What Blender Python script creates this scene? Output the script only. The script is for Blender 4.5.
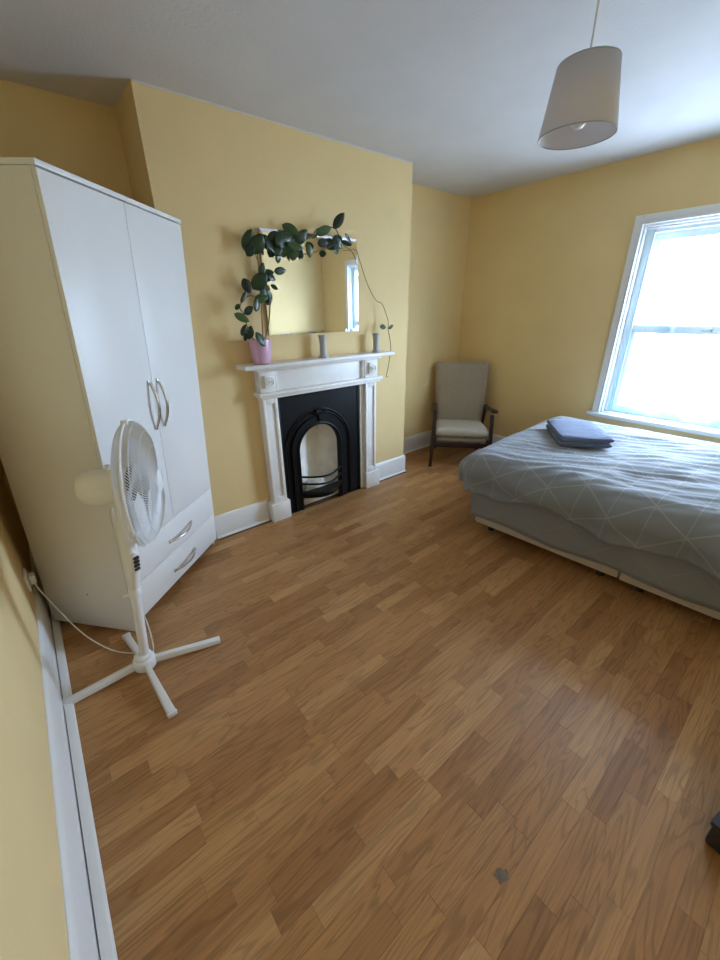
import bpy, bmesh, math, random
from mathutils import Vector, Matrix, noise

random.seed(11)
for o in list(bpy.data.objects):
    bpy.data.objects.remove(o)
S = bpy.context.scene
COL = S.collection
PI = math.pi

# ------------------------------------------------------------------ camera
CAM_POS = Vector((0.0, 0.0, 1.5))
F_PX = 390.73
CAM_ROT = Matrix(((0.7688, 0.2668, -0.5812), (-0.6393, 0.3018, -0.7072), (-0.0133, 0.9153, 0.4026)))
cd = bpy.data.cameras.new('camera')
cam = bpy.data.objects.new('camera', cd)
COL.objects.link(cam)
cd.sensor_fit = 'VERTICAL'
cd.sensor_height = 36.0
cd.sensor_width = 27.0
cd.lens = 36.0 * F_PX / 960.0
cd.clip_start = 0.01
_q = CAM_ROT.to_quaternion()
_q.normalize()
cam.matrix_world = Matrix.Translation(CAM_POS) @ _q.to_matrix().to_4x4()
S.camera = cam

# ------------------------------------------------------------------ world: bright overcast sky over pale ground
W = bpy.data.worlds.new('overcast_sky')
S.world = W
W.use_nodes = True
nt = W.node_tree
nt.nodes.clear()
wo = nt.nodes.new('ShaderNodeOutputWorld')
wb = nt.nodes.new('ShaderNodeBackground')
wt = nt.nodes.new('ShaderNodeTexCoord')
ws = nt.nodes.new('ShaderNodeSeparateXYZ')
wr = nt.nodes.new('ShaderNodeValToRGB')
wm = nt.nodes.new('ShaderNodeMapRange')
wm.inputs[1].default_value = -0.6
wm.inputs[2].default_value = 0.6
nt.links.new(wt.outputs['Generated'], ws.inputs[0])
nt.links.new(ws.outputs[2], wm.inputs[0])
nt.links.new(wm.outputs[0], wr.inputs[0])
nt.links.new(wr.outputs[0], wb.inputs[0])
nt.links.new(wb.outputs[0], wo.inputs[0])
cr = wr.color_ramp
cr.elements[0].position = 0.30
cr.elements[0].color = (0.33, 0.385, 0.50, 1)
cr.elements[1].position = 0.62
cr.elements[1].color = (0.66, 0.765, 1.0, 1)
wb.inputs[1].default_value = 14.0

# portal in the window opening: only guides the sampling of the sky, gives no light itself
pl = bpy.data.lights.new('window_portal', 'AREA')
pl.shape = 'RECTANGLE'
pl.size = 1.18
pl.size_y = 1.45
pl.cycles.is_portal = True
po = bpy.data.objects.new('window_portal', pl)
COL.objects.link(po)
po.location = (4.10, 0.74, 1.34)
po.rotation_euler = (0, math.radians(90), 0)   # -Z of the light points to -X (into the room)

S.view_settings.view_transform = 'Standard'
S.view_settings.look = 'None'
S.view_settings.gamma = 1.0
S.view_settings.use_curve_mapping = False
S.view_settings.exposure = 1.68
S.cycles.use_denoising = True
S.cycles.max_bounces = 16
S.cycles.diffuse_bounces = 10
S.cycles.transparent_max_bounces = 16
S.cycles.sample_clamp_indirect = 6.0

# ------------------------------------------------------------------ helpers
def MAT(name, col, rough=0.5, metal=0.0, spec=0.5, var=0.0, vscale=8.0, bump=0.0, bscale=60.0, stretch=None, coat=0.0, sheen=0.0):
    m = bpy.data.materials.new(name)
    m.use_nodes = True
    n = m.node_tree
    b = n.nodes['Principled BSDF']
    b.inputs['Base Color'].default_value = (*col, 1)
    b.inputs['Roughness'].default_value = rough
    b.inputs['Metallic'].default_value = metal
    b.inputs['Specular IOR Level'].default_value = spec
    if coat:
        b.inputs['Coat Weight'].default_value = coat
        b.inputs['Coat Roughness'].default_value = 0.1
    if sheen:
        b.inputs['Sheen Weight'].default_value = sheen
    g = n.nodes.new('ShaderNodeNewGeometry')
    vec = g.outputs['Position']
    if stretch:
        mp = n.nodes.new('ShaderNodeMapping')
        mp.inputs['Scale'].default_value = stretch
        n.links.new(vec, mp.inputs[0])
        vec = mp.outputs[0]
    if var:
        t = n.nodes.new('ShaderNodeTexNoise')
        t.inputs['Scale'].default_value = vscale
        t.inputs['Detail'].default_value = 5
        n.links.new(vec, t.inputs['Vector'])
        r = n.nodes.new('ShaderNodeValToRGB')
        r.color_ramp.elements[0].position = 0.3
        r.color_ramp.elements[1].position = 0.7
        r.color_ramp.elements[0].color = tuple(max(0, c * (1 - var)) for c in col) + (1,)
        r.color_ramp.elements[1].color = tuple(min(1, c * (1 + var)) for c in col) + (1,)
        n.links.new(t.outputs[0], r.inputs[0])
        n.links.new(r.outputs[0], b.inputs['Base Color'])
    if bump:
        t = n.nodes.new('ShaderNodeTexNoise')
        t.inputs['Scale'].default_value = bscale
        t.inputs['Detail'].default_value = 4
        n.links.new(vec, t.inputs['Vector'])
        u = n.nodes.new('ShaderNodeBump')
        u.inputs['Strength'].default_value = bump
        u.inputs['Distance'].default_value = 0.01
        n.links.new(t.outputs[0], u.inputs['Height'])
        n.links.new(u.outputs[0], b.inputs['Normal'])
    return m


class MB:
    def __init__(s):
        s.bm = bmesh.new()

    def box(s, x0, x1, y0, y1, z0, z1, bev=0.0, seg=2):
        vs = [s.bm.verts.new((x, y, z)) for z in (z0, z1) for y in (y0, y1) for x in (x0, x1)]
        fs = [(0, 2, 3, 1), (4, 5, 7, 6), (0, 1, 5, 4), (2, 6, 7, 3), (0, 4, 6, 2), (1, 3, 7, 5)]
        faces = [s.bm.faces.new([vs[i] for i in f]) for f in fs]
        if bev:
            ed = list({e for f in faces for e in f.edges})
            bmesh.ops.bevel(s.bm, geom=ed, offset=bev, segments=seg, profile=0.5, affect='EDGES')
        return s

    def hexa(s, pts, bev=0.0):
        """8 points ordered as in box: z0(y0(x0,x1),y1(x0,x1)), z1(...)"""
        vs = [s.bm.verts.new(p) for p in pts]
        fs = [(0, 2, 3, 1), (4, 5, 7, 6), (0, 1, 5, 4), (2, 6, 7, 3), (0, 4, 6, 2), (1, 3, 7, 5)]
        faces = [s.bm.faces.new([vs[i] for i in f]) for f in fs]
        if bev:
            ed = list({e for f in faces for e in f.edges})
            bmesh.ops.bevel(s.bm, geom=ed, offset=bev, segments=2, profile=0.5, affect='EDGES')
        return s

    def tube(s, pts, r, n=8, closed=False, caps=True, flat=None):
        pts = [Vector(p) for p in pts]
        N = len(pts)
        rings = []
        up = None
        for i in range(N):
            if closed:
                t = (pts[(i + 1) % N] - pts[i - 1]).normalized()
            else:
                t = (pts[min(i + 1, N - 1)] - pts[max(i - 1, 0)]).normalized()
            if up is None:
                up = Vector((0, 0, 1)) if abs(t.z) < 0.9 else Vector((1, 0, 0))
            a = t.cross(up)
            if a.length < 1e-6:
                a = t.orthogonal()
            a.normalize()
            b = a.cross(t).normalized()
            up = b
            rr = r[i] if isinstance(r, (list, tuple)) else r
            k2 = flat if flat else 1.0
            rings.append([s.bm.verts.new(pts[i] + a * math.cos(2 * PI * k / n) * rr + b * math.sin(2 * PI * k / n) * rr * k2) for k in range(n)])
        for i in range(N if closed else N - 1):
            A, B = rings[i], rings[(i + 1) % N]
            for k in range(n):
                s.bm.faces.new((A[k], A[(k + 1) % n], B[(k + 1) % n], B[k]))
        if caps and not closed:
            s.bm.faces.new(list(reversed(rings[0])))
            s.bm.faces.new(rings[-1])
        return s

    def lathe(s, prof, n=32, c=(0, 0, 0), axis='Z', cap=True):
        c = Vector(c)
        rings = []
        for (r, h) in prof:
            ring = []
            for k in range(n):
                a = 2 * PI * k / n
                if axis == 'Z':
                    v = Vector((r * math.cos(a), r * math.sin(a), h))
                elif axis == 'X':
                    v = Vector((h, r * math.cos(a), r * math.sin(a)))
                else:
                    v = Vector((r * math.sin(a), h, r * math.cos(a)))
                ring.append(s.bm.verts.new(c + v))
            rings.append(ring)
        for A, B in zip(rings, rings[1:]):
            for k in range(n):
                s.bm.faces.new((A[k], A[(k + 1) % n], B[(k + 1) % n], B[k]))
        if cap:
            s.bm.faces.new(list(reversed(rings[0])))
            s.bm.faces.new(rings[-1])
        return s

    def prism(s, poly, lo, hi, axis='Y', bev=0.0):
        def P(a, b, h):
            return {'Y': (a, h, b), 'Z': (a, b, h), 'X': (h, a, b)}[axis]
        A = [s.bm.verts.new(P(a, b, lo)) for a, b in poly]
        B = [s.bm.verts.new(P(a, b, hi)) for a, b in poly]
        n = len(poly)
        fs = [s.bm.faces.new(A), s.bm.faces.new(list(reversed(B)))]
        for k in range(n):
            fs.append(s.bm.faces.new((A[k], B[k], B[(k + 1) % n], A[(k + 1) % n])))
        if bev:
            ed = list({e for f in fs for e in f.edges})
            bmesh.ops.bevel(s.bm, geom=ed, offset=bev, segments=2, profile=0.5, affect='EDGES')
        return s

    def band(s, inner, outer, lo, hi):
        """strip between two polylines in XZ, from y=lo to y=hi"""
        n = len(inner)
        v = [[s.bm.verts.new((p[0], y, p[1])) for p in L] for y in (lo, hi) for L in (inner, outer)]
        iL, oL, iH, oH = v
        for k in range(n - 1):
            s.bm.faces.new((iL[k], iL[k + 1], oL[k + 1], oL[k]))
            s.bm.faces.new((iH[k], oH[k], oH[k + 1], iH[k + 1]))
            s.bm.faces.new((iL[k], iH[k], iH[k + 1], iL[k + 1]))
            s.bm.faces.new((oL[k], oL[k + 1], oH[k + 1], oH[k]))
        for k in (0, n - 1):
            s.bm.faces.new((iL[k], oL[k], oH[k], iH[k]))
        return s

    def xf(s, M):
        bmesh.ops.transform(s.bm, matrix=M, verts=s.bm.verts)
        return s

    def mesh(s, name, mat, smooth=35):
        bmesh.ops.recalc_face_normals(s.bm, faces=s.bm.faces)
        me = bpy.data.meshes.new(name)
        s.bm.to_mesh(me)
        s.bm.free()
        if smooth:
            me.shade_smooth()
            me.set_sharp_from_angle(angle=math.radians(smooth))
        if mat:
            me.materials.append(mat)
        return me

    def build(s, name, mat, parent=None, smooth=35):
        o = bpy.data.objects.new(name, s.mesh(name, mat, smooth))
        COL.objects.link(o)
        if parent:
            o.parent = parent
        return o


def tag(o, label=None, cat=None, group=None, kind=None):
    if label:
        o['label'] = label
    if cat:
        o['category'] = cat
    if group:
        o['group'] = group
    if kind:
        o['kind'] = kind
    return o


def empty(name, mat=None):
    o = bpy.data.objects.new(name, None)
    COL.objects.link(o)
    o.empty_display_size = 0.1
    if mat is not None:
        o.matrix_world = mat
    return o


def smooth_path(pts, sub=6):
    """Catmull-Rom through pts"""
    P = [Vector(p) for p in pts]
    P = [P[0] * 2 - P[1]] + P + [P[-1] * 2 - P[-2]]
    out = []
    for i in range(1, len(P) - 2):
        p0, p1, p2, p3 = P[i - 1:i + 3]
        for k in range(sub):
            t = k / sub
            out.append(0.5 * ((2 * p1) + (p2 - p0) * t + (2 * p0 - 5 * p1 + 4 * p2 - p3) * t * t + (3 * p1 - p0 - 3 * p2 + p3) * t ** 3))
    out.append(P[-2])
    return out


# ------------------------------------------------------------------ materials
M_wall = MAT('yellow_wall_paint', (0.77, 0.59, 0.295), 0.75, var=0.03, vscale=3, bump=0.10, bscale=90)
M_ceil = MAT('white_ceiling_paint', (0.64, 0.63, 0.63), 0.8, var=0.03, vscale=4, bump=0.12, bscale=70)
M_trim = MAT('white_gloss_paint', (0.80, 0.79, 0.78), 0.35, bump=0.03, bscale=40)
M_surround = MAT('white_mantel_paint', (0.80, 0.79, 0.77), 0.4, var=0.03, vscale=12, bump=0.06, bscale=50)
M_ward = MAT('white_laminate', (0.80, 0.80, 0.80), 0.38)
M_ward_side = MAT('white_side_laminate', (0.78, 0.77, 0.74), 0.42)
M_chrome = MAT('satin_nickel', (0.62, 0.60, 0.58), 0.25, metal=1.0)
M_iron = MAT('black_cast_iron', (0.004, 0.0045, 0.006), 0.42, spec=0.25, bump=0.08, bscale=60)
M_fireback = MAT('whitewashed_fireback', (0.86, 0.83, 0.77), 0.85, var=0.10, vscale=9, bump=0.25, bscale=25)
M_ash = MAT('pale_ash', (0.74, 0.71, 0.66), 0.95, var=0.15, vscale=30, bump=0.5, bscale=60)
M_fan = MAT('white_plastic', (0.80, 0.80, 0.81), 0.33)
M_fan_motor = MAT('cream_white_plastic', (0.82, 0.80, 0.74), 0.36)
M_wire = MAT('white_coated_wire', (0.74, 0.75, 0.77), 0.4)
M_blade = MAT('grey_fan_blade', (0.50, 0.53, 0.57), 0.3)
M_black = MAT('black_plastic', (0.02, 0.02, 0.022), 0.4)
M_cable = MAT('white_cable', (0.78, 0.76, 0.72), 0.45)
M_taupe = MAT('taupe_upholstery', (0.36, 0.31, 0.25), 0.92, var=0.08, vscale=60, bump=0.25, bscale=300, sheen=0.2)
M_seat = MAT('beige_seat_fabric', (0.48, 0.43, 0.35), 0.92, var=0.06, vscale=60, bump=0.25, bscale=300, sheen=0.2)
M_darkwood = MAT('dark_stained_wood', (0.035, 0.014, 0.012), 0.35, var=0.25, vscale=20, stretch=(1, 1, 0.2))
M_towel = MAT('slate_blue_towel', (0.095, 0.13, 0.225), 0.95, var=0.06, vscale=40, bump=0.5, bscale=500, sheen=0.3)
M_divan = MAT('beige_divan_fabric', (0.56, 0.49, 0.39), 0.9, var=0.05, vscale=40, bump=0.15, bscale=250)
M_mattress = MAT('white_mattress_ticking', (0.7, 0.7, 0.7), 0.9)
M_pot = MAT('pink_glazed_pot', (0.66, 0.40, 0.56), 0.25, coat=0.3)
M_soil = MAT('dark_potting_soil', (0.04, 0.028, 0.02), 0.95, bump=0.6, bscale=80)
M_vase = MAT('grey_ceramic', (0.42, 0.43, 0.44), 0.4)
M_stem = MAT('woody_vine_stem', (0.20, 0.145, 0.075), 0.7)
M_cane = MAT('bamboo_cane', (0.42, 0.28, 0.13), 0.6)
M_sill = MAT('white_window_paint', (0.78, 0.79, 0.80), 0.35, bump=0.04, bscale=30)
M_backing = MAT('brown_hardboard', (0.22, 0.13, 0.07), 0.7)
M_stain = MAT('grey_floor_stain', (0.17, 0.125, 0.085), 0.6, var=0.3, vscale=60)
M_shade = None
M_socket = MAT('white_socket_plastic', (0.8, 0.79, 0.76), 0.3)


def leaf_mat(name, c0, c1):
    m = MAT(name, c0, 0.32, spec=0.5)
    n = m.node_tree
    b = n.nodes['Principled BSDF']
    oi = n.nodes.new('ShaderNodeObjectInfo')
    r = n.nodes.new('ShaderNodeValToRGB')
    r.color_ramp.elements[0].color = (*c0, 1)
    r.color_ramp.elements[1].color = (*c1, 1)
    n.links.new(oi.outputs['Random'], r.inputs[0])
    n.links.new(r.outputs[0], b.inputs['Base Color'])
    return m


M_leaf = leaf_mat('dark_glossy_leaf', (0.008, 0.022, 0.012), (0.024, 0.058, 0.022))
M_leaf2 = leaf_mat('mid_green_leaf', (0.040, 0.085, 0.026), (0.06, 0.12, 0.035))

# sheer curtain: partly open weave, partly light-scattering thread
M_voile = bpy.data.materials.new('sheer_white_voile')
M_voile.use_nodes = True
n = M_voile.node_tree
n.nodes.clear()
o_ = n.nodes.new('ShaderNodeOutputMaterial')
tr = n.nodes.new('ShaderNodeBsdfTransparent')
tl = n.nodes.new('ShaderNodeBsdfTranslucent')
df = n.nodes.new('ShaderNodeBsdfDiffuse')
m1 = n.nodes.new('ShaderNodeMixShader')
m2 = n.nodes.new('ShaderNodeMixShader')
tl.inputs[0].default_value = (0.70, 0.80, 0.84, 1)
df.inputs[0].default_value = (0.85, 0.9, 0.93, 1)
tr.inputs[0].default_value = (0.80, 0.93, 0.97, 1)
m1.inputs[0].default_value = 0.5
# the weave is gathered more densely in some folds
vg = n.nodes.new('ShaderNodeNewGeometry')
vm = n.nodes.new('ShaderNodeMapping')
vm.inputs['Scale'].default_value = (0.0, 11.0, 0.55)
vn = n.nodes.new('ShaderNodeTexNoise')
vn.inputs['Scale'].default_value = 1.6
vn.inputs['Detail'].default_value = 3.0
vr = n.nodes.new('ShaderNodeMapRange')
vr.inputs[1].default_value = 0.42
vr.inputs[2].default_value = 0.66
vr.inputs[3].default_value = 0.025
vr.inputs[4].default_value = 0.15
n.links.new(vg.outputs['Position'], vm.inputs[0])
n.links.new(vm.outputs[0], vn.inputs['Vector'])
n.links.new(vn.outputs[0], vr.inputs[0])
n.links.new(vr.outputs[0], m2.inputs[0])
n.links.new(tl.outputs[0], m1.inputs[1])
n.links.new(df.outputs[0], m1.inputs[2])
n.links.new(tr.outputs[0], m2.inputs[1])
n.links.new(m1.outputs[0], m2.inputs[2])
n.links.new(m2.outputs[0], o_.inputs[0])

# window glass: clear with a faint reflection
M_glass = bpy.data.materials.new('window_glass')
M_glass.use_nodes = True
n = M_glass.node_tree
n.nodes.clear()
o_ = n.nodes.new('ShaderNodeOutputMaterial')
tr = n.nodes.new('ShaderNodeBsdfTransparent')
gl = n.nodes.new('ShaderNodeBsdfGlossy')
gl.inputs['Roughness'].default_value = 0.02
m2 = n.nodes.new('ShaderNodeMixShader')
m2.inputs[0].default_value = 0.06
n.links.new(tr.outputs[0], m2.inputs[1])
n.links.new(gl.outputs[0], m2.inputs[2])
n.links.new(m2.outputs[0], o_.inputs[0])

M_hem = M_voile.copy()
M_hem.name = 'doubled_voile_hem'
for nd in M_hem.node_tree.nodes:
    if nd.type == 'MAP_RANGE':
        nd.inputs[3].default_value = 0.10
        nd.inputs[4].default_value = 0.25
M_mirror = MAT('silvered_mirror', (0.90, 0.91, 0.90), 0.01, metal=1.0)

# lamp shade: fabric that lets a little light through
M_shade = bpy.data.materials.new('grey_lamp_fabric')
M_shade.use_nodes = True
n = M_shade.node_tree
n.nodes.clear()
o_ = n.nodes.new('ShaderNodeOutputMaterial')
tl = n.nodes.new('ShaderNodeBsdfTranslucent')
df = n.nodes.new('ShaderNodeBsdfDiffuse')
m2 = n.nodes.new('ShaderNodeMixShader')
tl.inputs[0].default_value = (0.75, 0.72, 0.72, 1)
df.inputs[0].default_value = (0.78, 0.75, 0.76, 1)
m2.inputs[0].default_value = 0.68
n.links.new(tl.outputs[0], m2.inputs[1])
n.links.new(df.outputs[0], m2.inputs[2])
n.links.new(m2.outputs[0], o_.inputs[0])
M_bulb = MAT('frosted_bulb', (0.75, 0.75, 0.74), 0.2)

# laminate: strip tone by piece, grain along X
M_floor = bpy.data.materials.new('oak_laminate')
M_floor.use_nodes = True
n = M_floor.node_tree
b = n.nodes['Principled BSDF']
L = n.links
geo = n.nodes.new('ShaderNodeNewGeometry')
oi = n.nodes.new('ShaderNodeObjectInfo')
add = n.nodes.new('ShaderNodeMath'); add.operation = 'ADD'
fr = n.nodes.new('ShaderNodeMath'); fr.operation = 'FRACT'
L.new(geo.outputs['Random Per Island'], add.inputs[0])
L.new(oi.outputs['Random'], add.inputs[1])
L.new(add.outputs[0], fr.inputs[0])
mulr = n.nodes.new('ShaderNodeMath'); mulr.operation = 'MULTIPLY'; mulr.inputs[1].default_value = 37.0
L.new(fr.outputs[0], mulr.inputs[0])
comb = n.nodes.new('ShaderNodeCombineXYZ')
L.new(mulr.outputs[0], comb.inputs[0]); L.new(mulr.outputs[0], comb.inputs[1]); L.new(mulr.outputs[0], comb.inputs[2])
vadd = n.nodes.new('ShaderNodeVectorMath'); vadd.operation = 'ADD'
L.new(geo.outputs['Position'], vadd.inputs[0]); L.new(comb.outputs[0], vadd.inputs[1])
mp1 = n.nodes.new('ShaderNodeMapping'); mp1.inputs['Scale'].default_value = (2.2, 60, 1)
L.new(vadd.outputs[0], mp1.inputs[0])
fine = n.nodes.new('ShaderNodeTexNoise'); fine.inputs['Scale'].default_value = 3.0; fine.inputs['Detail'].default_value = 6; fine.inputs['Roughness'].default_value = 0.65
L.new(mp1.outputs[0], fine.inputs['Vector'])
mp2 = n.nodes.new('ShaderNodeMapping'); mp2.inputs['Scale'].default_value = (1.1, 11, 1)
L.new(vadd.outputs[0], mp2.inputs[0])
wv = n.nodes.new('ShaderNodeTexNoise'); wv.inputs['Scale'].default_value = 1.5; wv.inputs['Detail'].default_value = 2.0; wv.inputs['Distortion'].default_value = 0.6
L.new(mp2.outputs[0], wv.inputs['Vector'])
ml = n.nodes.new('ShaderNodeMath'); ml.operation = 'MULTIPLY'; ml.inputs[1].default_value = 60.0
L.new(wv.outputs[0], ml.inputs[0])
sn = n.nodes.new('ShaderNodeMath'); sn.operation = 'SINE'
L.new(ml.outputs[0], sn.inputs[0])
tone = n.nodes.new('ShaderNodeValToRGB')
te = tone.color_ramp.elements
te[0].position = 0.0; te[0].color = (0.34, 0.158, 0.054, 1)
te[1].position = 1.0; te[1].color = (0.55, 0.310, 0.132, 1)
e = te.new(0.25); e.color = (0.42, 0.207, 0.076, 1)
e = te.new(0.7); e.color = (0.47, 0.243, 0.094, 1)
L.new(fr.outputs[0], tone.inputs[0])
g1 = n.nodes.new('ShaderNodeMapRange'); g1.inputs[1].default_value = 0.35; g1.inputs[2].default_value = 0.75; g1.inputs[3].default_value = 1.10; g1.inputs[4].default_value = 0.74
L.new(fine.outputs[0], g1.inputs[0])
g2 = n.nodes.new('ShaderNodeMapRange'); g2.inputs[1].default_value = 0.3; g2.inputs[2].default_value = 1.0; g2.inputs[3].default_value = 1.0; g2.inputs[4].default_value = 0.75
L.new(sn.outputs[0], g2.inputs[0])
mm = n.nodes.new('ShaderNodeMath'); mm.operation = 'MULTIPLY'
L.new(g1.outputs[0], mm.inputs[0]); L.new(g2.outputs[0], mm.inputs[1])
mx = n.nodes.new('ShaderNodeVectorMath'); mx.operation = 'SCALE'
L.new(tone.outputs[0], mx.inputs[0]); L.new(mm.outputs[0], mx.inputs['Scale'])
L.new(mx.outputs[0], b.inputs['Base Color'])
b.inputs['Roughness'].default_value = 0.42
b.inputs['Specular IOR Level'].default_value = 0.45
bp = n.nodes.new('ShaderNodeBump'); bp.inputs['Strength'].default_value = 0.05; bp.inputs['Distance'].default_value = 0.003
L.new(fine.outputs[0], bp.inputs['Height']); L.new(bp.outputs[0], b.inputs['Normal'])
M_sub = MAT('dark_joint', (0.16, 0.08, 0.03), 0.7)


def cloth_mat(name, col, line, pattern, strength):
    """printed cotton: pale lattice lines in the cloth's own UV (metres)"""
    m = bpy.data.materials.new(name)
    m.use_nodes = True
    n = m.node_tree
    L = n.links
    b = n.nodes['Principled BSDF']
    b.inputs['Roughness'].default_value = 0.9
    b.inputs['Specular IOR Level'].default_value = 0.2
    b.inputs['Sheen Weight'].default_value = 0.15
    uv = n.nodes.new('ShaderNodeUVMap')
    sp = n.nodes.new('ShaderNodeSeparateXYZ')
    L.new(uv.outputs[0], sp.inputs[0])
    last = None
    for (a, c, w) in pattern:
        x = n.nodes.new('ShaderNodeMath'); x.operation = 'MULTIPLY'; x.inputs[1].default_value = a
        y = n.nodes.new('ShaderNodeMath'); y.operation = 'MULTIPLY_ADD'; y.inputs[1].default_value = c
        L.new(sp.outputs[0], x.inputs[0]); L.new(sp.outputs[1], y.inputs[0]); L.new(x.outputs[0], y.inputs[2])
        f = n.nodes.new('ShaderNodeMath'); f.operation = 'PINGPONG'; f.inputs[1].default_value = 0.5
        L.new(y.outputs[0], f.inputs[0])
        t = n.nodes.new('ShaderNodeMapRange'); t.inputs[1].default_value = w * 0.5; t.inputs[2].default_value = w; t.inputs[3].default_value = 1; t.inputs[4].default_value = 0
        L.new(f.outputs[0], t.inputs[0])
        if last is None:
            last = t.outputs[0]
        else:
            q = n.nodes.new('ShaderNodeMath'); q.operation = 'MAXIMUM'
            L.new(last, q.inputs[0]); L.new(t.outputs[0], q.inputs[1]); last = q.outputs[0]
    s = n.nodes.new('ShaderNodeMath'); s.operation = 'MULTIPLY'; s.inputs[1].default_value = strength
    L.new(last, s.inputs[0])
    mx = n.nodes.new('ShaderNodeMix'); mx.data_type = 'RGBA'
    mx.inputs[6].default_value = (*col, 1)
    mx.inputs[7].default_value = (*line, 1)
    L.new(s.outputs[0], mx.inputs[0])
    L.new(mx.outputs[2], b.inputs['Base Color'])
    nz = n.nodes.new('ShaderNodeTexNoise'); nz.inputs['Scale'].default_value = 220
    L.new(uv.outputs[0], nz.inputs['Vector'])
    bu = n.nodes.new('ShaderNodeBump'); bu.inputs['Strength'].default_value = 0.12; bu.inputs['Distance'].default_value = 0.003
    L.new(nz.outputs[0], bu.inputs['Height']); L.new(bu.outputs[0], b.inputs['Normal'])
    return m


M_duvet = cloth_mat('grey_printed_duvet', (0.235, 0.25, 0.27), (0.50, 0.50, 0.50), [(4.3, 2.9, 0.026), (-3.9, 3.1, 0.026), (0.6, 6.0, 0.02)], 0.36)
M_sheet = cloth_mat('grey_bed_sheet', (0.25, 0.255, 0.26), (0.40, 0.40, 0.40), [(4.0, 3.2, 0.02), (-4.0, 3.2, 0.02)], 0.22)

# ------------------------------------------------------------------ room shell
XN, XW, YB, YA, ZC, YK = -0.27, 3.862, 2.527, 2.892, 2.489, -0.53
XL, XR = 0.732, 2.632          # chimney breast
T = 0.25
WY0, WY1, WZ0, WZ1 = 0.14, 1.29, 0.62, 2.045   # window opening

wall = MB().box(XN - T, XN, YK - T, YA + T, -0.02, ZC).build('wall_left', M_wall)
tag(wall, 'yellow painted wall close beside the fan', kind='structure')
wall = MB().box(XN, XW + T, YK - T, YK, -0.02, ZC).build('wall_back', M_wall)
tag(wall, 'yellow painted wall behind the camera, seen in the mirror', kind='structure')
wall = MB().box(XN, XW + T, YA, YA + T, -0.02, ZC).build('wall_front', M_wall)
tag(wall, 'yellow painted alcove wall behind armchair and wardrobe', kind='structure')
mb = MB()
TW = 0.30
mb.box(XW, XW + TW, YK, WY0, -0.02, ZC)
mb.box(XW, XW + TW, WY1, YA, -0.02, ZC)
mb.box(XW, XW + TW, WY0, WY1, -0.02, WZ0)
mb.box(XW, XW + TW, WY0, WY1, WZ1, ZC)
tag(mb.build('wall_right', M_wall), 'yellow painted wall around the window', kind='structure')
mb = MB()
OX0, OX1, OZ = 1.36, 1.98, 0.90
mb.box(XL, OX0, YB, YA, 0.0, ZC)
mb.box(OX1, XR, YB, YA, 0.0, ZC)
mb.box(OX0, OX1, YB, YA, OZ, ZC)
tag(mb.build('wall_chimney_breast', M_wall), 'yellow painted chimney breast above the fireplace', kind='structure')
ceil = MB().box(XN - T, XW + T, YK - T, YA + T, ZC, ZC + 0.15).build('ceiling', M_ceil)
tag(ceil, 'off-white painted ceiling', kind='structure')

# ragged white paint edge along the breast and ceiling
pts_t, pts_b = [], []
k = 0
x = XL + 0.005
while x < XR - 0.005:
    pts_t.append((x, ZC - 0.0005))
    pts_b.append((x, ZC - 0.004 - 0.010 * abs(noise.noise(Vector((x * 4, 3.3, 0)))) - 0.003 * random.random()))
    x += 0.03
tag(MB().band(pts_b, pts_t, YB - 0.004, YB + 0.001).build('trim_1', M_ceil, smooth=0), 'ragged white paint line where ceiling meets chimney breast', kind='structure')

# floor with separate laminate strips
floor = MB().box(XN - T, XW + T, YK - T, YA + T, -0.12, -0.012).build('floor', M_sub)
tag(floor, 'honey oak laminate floor laid in narrow strips', kind='structure')


def project(P):
    v = CAM_ROT.transposed() @ (Vector(P) - CAM_POS)
    if v.z > -0.05:
        return None
    return (360 - F_PX * v.x / v.z, 480 + F_PX * v.y / v.z)


SW = 0.064
strips = []
rng = random.Random(5)
row = 0
y = YK
while y < YA - 0.001:
    y1 = min(y + SW, YA)
    x = XN - rng.uniform(0.0, 0.4)
    while x < XW:
        ln = rng.choice((0.28, 0.34, 0.40, 0.46, 0.52)) + rng.uniform(-0.03, 0.03)
        a, bb = max(x, XN), min(x + ln, XW)
        x += ln
        if bb - a < 0.02:
            continue
        # the chimney breast and hearth stand in the room
        if y1 > YB + 0.01 and bb > XL and a < XR:
            segs = []
            if a < XL - 0.02:
                segs.append((a, XL))
            if bb > XR + 0.02:
                segs.append((XR, bb))
        else:
            segs = [(a, bb)]
        for (p, q) in segs:
            strips.append((p, q, y, y1))
    y = y1


def strip_size(s):
    x0, x1, y0, y1 = s
    cx, cy = (x0 + x1) / 2, (y0 + y1) / 2
    # under the bed, behind the wardrobe
    if cx > 2.36 + 0.06 * (1.4 - cy) and cy < 1.38:
        return 0
    if cy > 1.98 and (cx - 0.09) < (cy - 1.90) * 0.98 and cx < 0.72:
        return 0
    pr = [project((px, py, 0)) for px, py in ((x0, y0), (x1, y0), (x1, y1), (x0, y1))]
    if any(p is None for p in pr):
        return 0
    if not any(-5 < p[0] < 725 and -5 < p[1] < 965 for p in pr):
        return 0
    A = 0
    for i in range(4):
        A += pr[i][0] * pr[(i + 1) % 4][1] - pr[(i + 1) % 4][0] * pr[i][1]
    return abs(A) / 2


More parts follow.
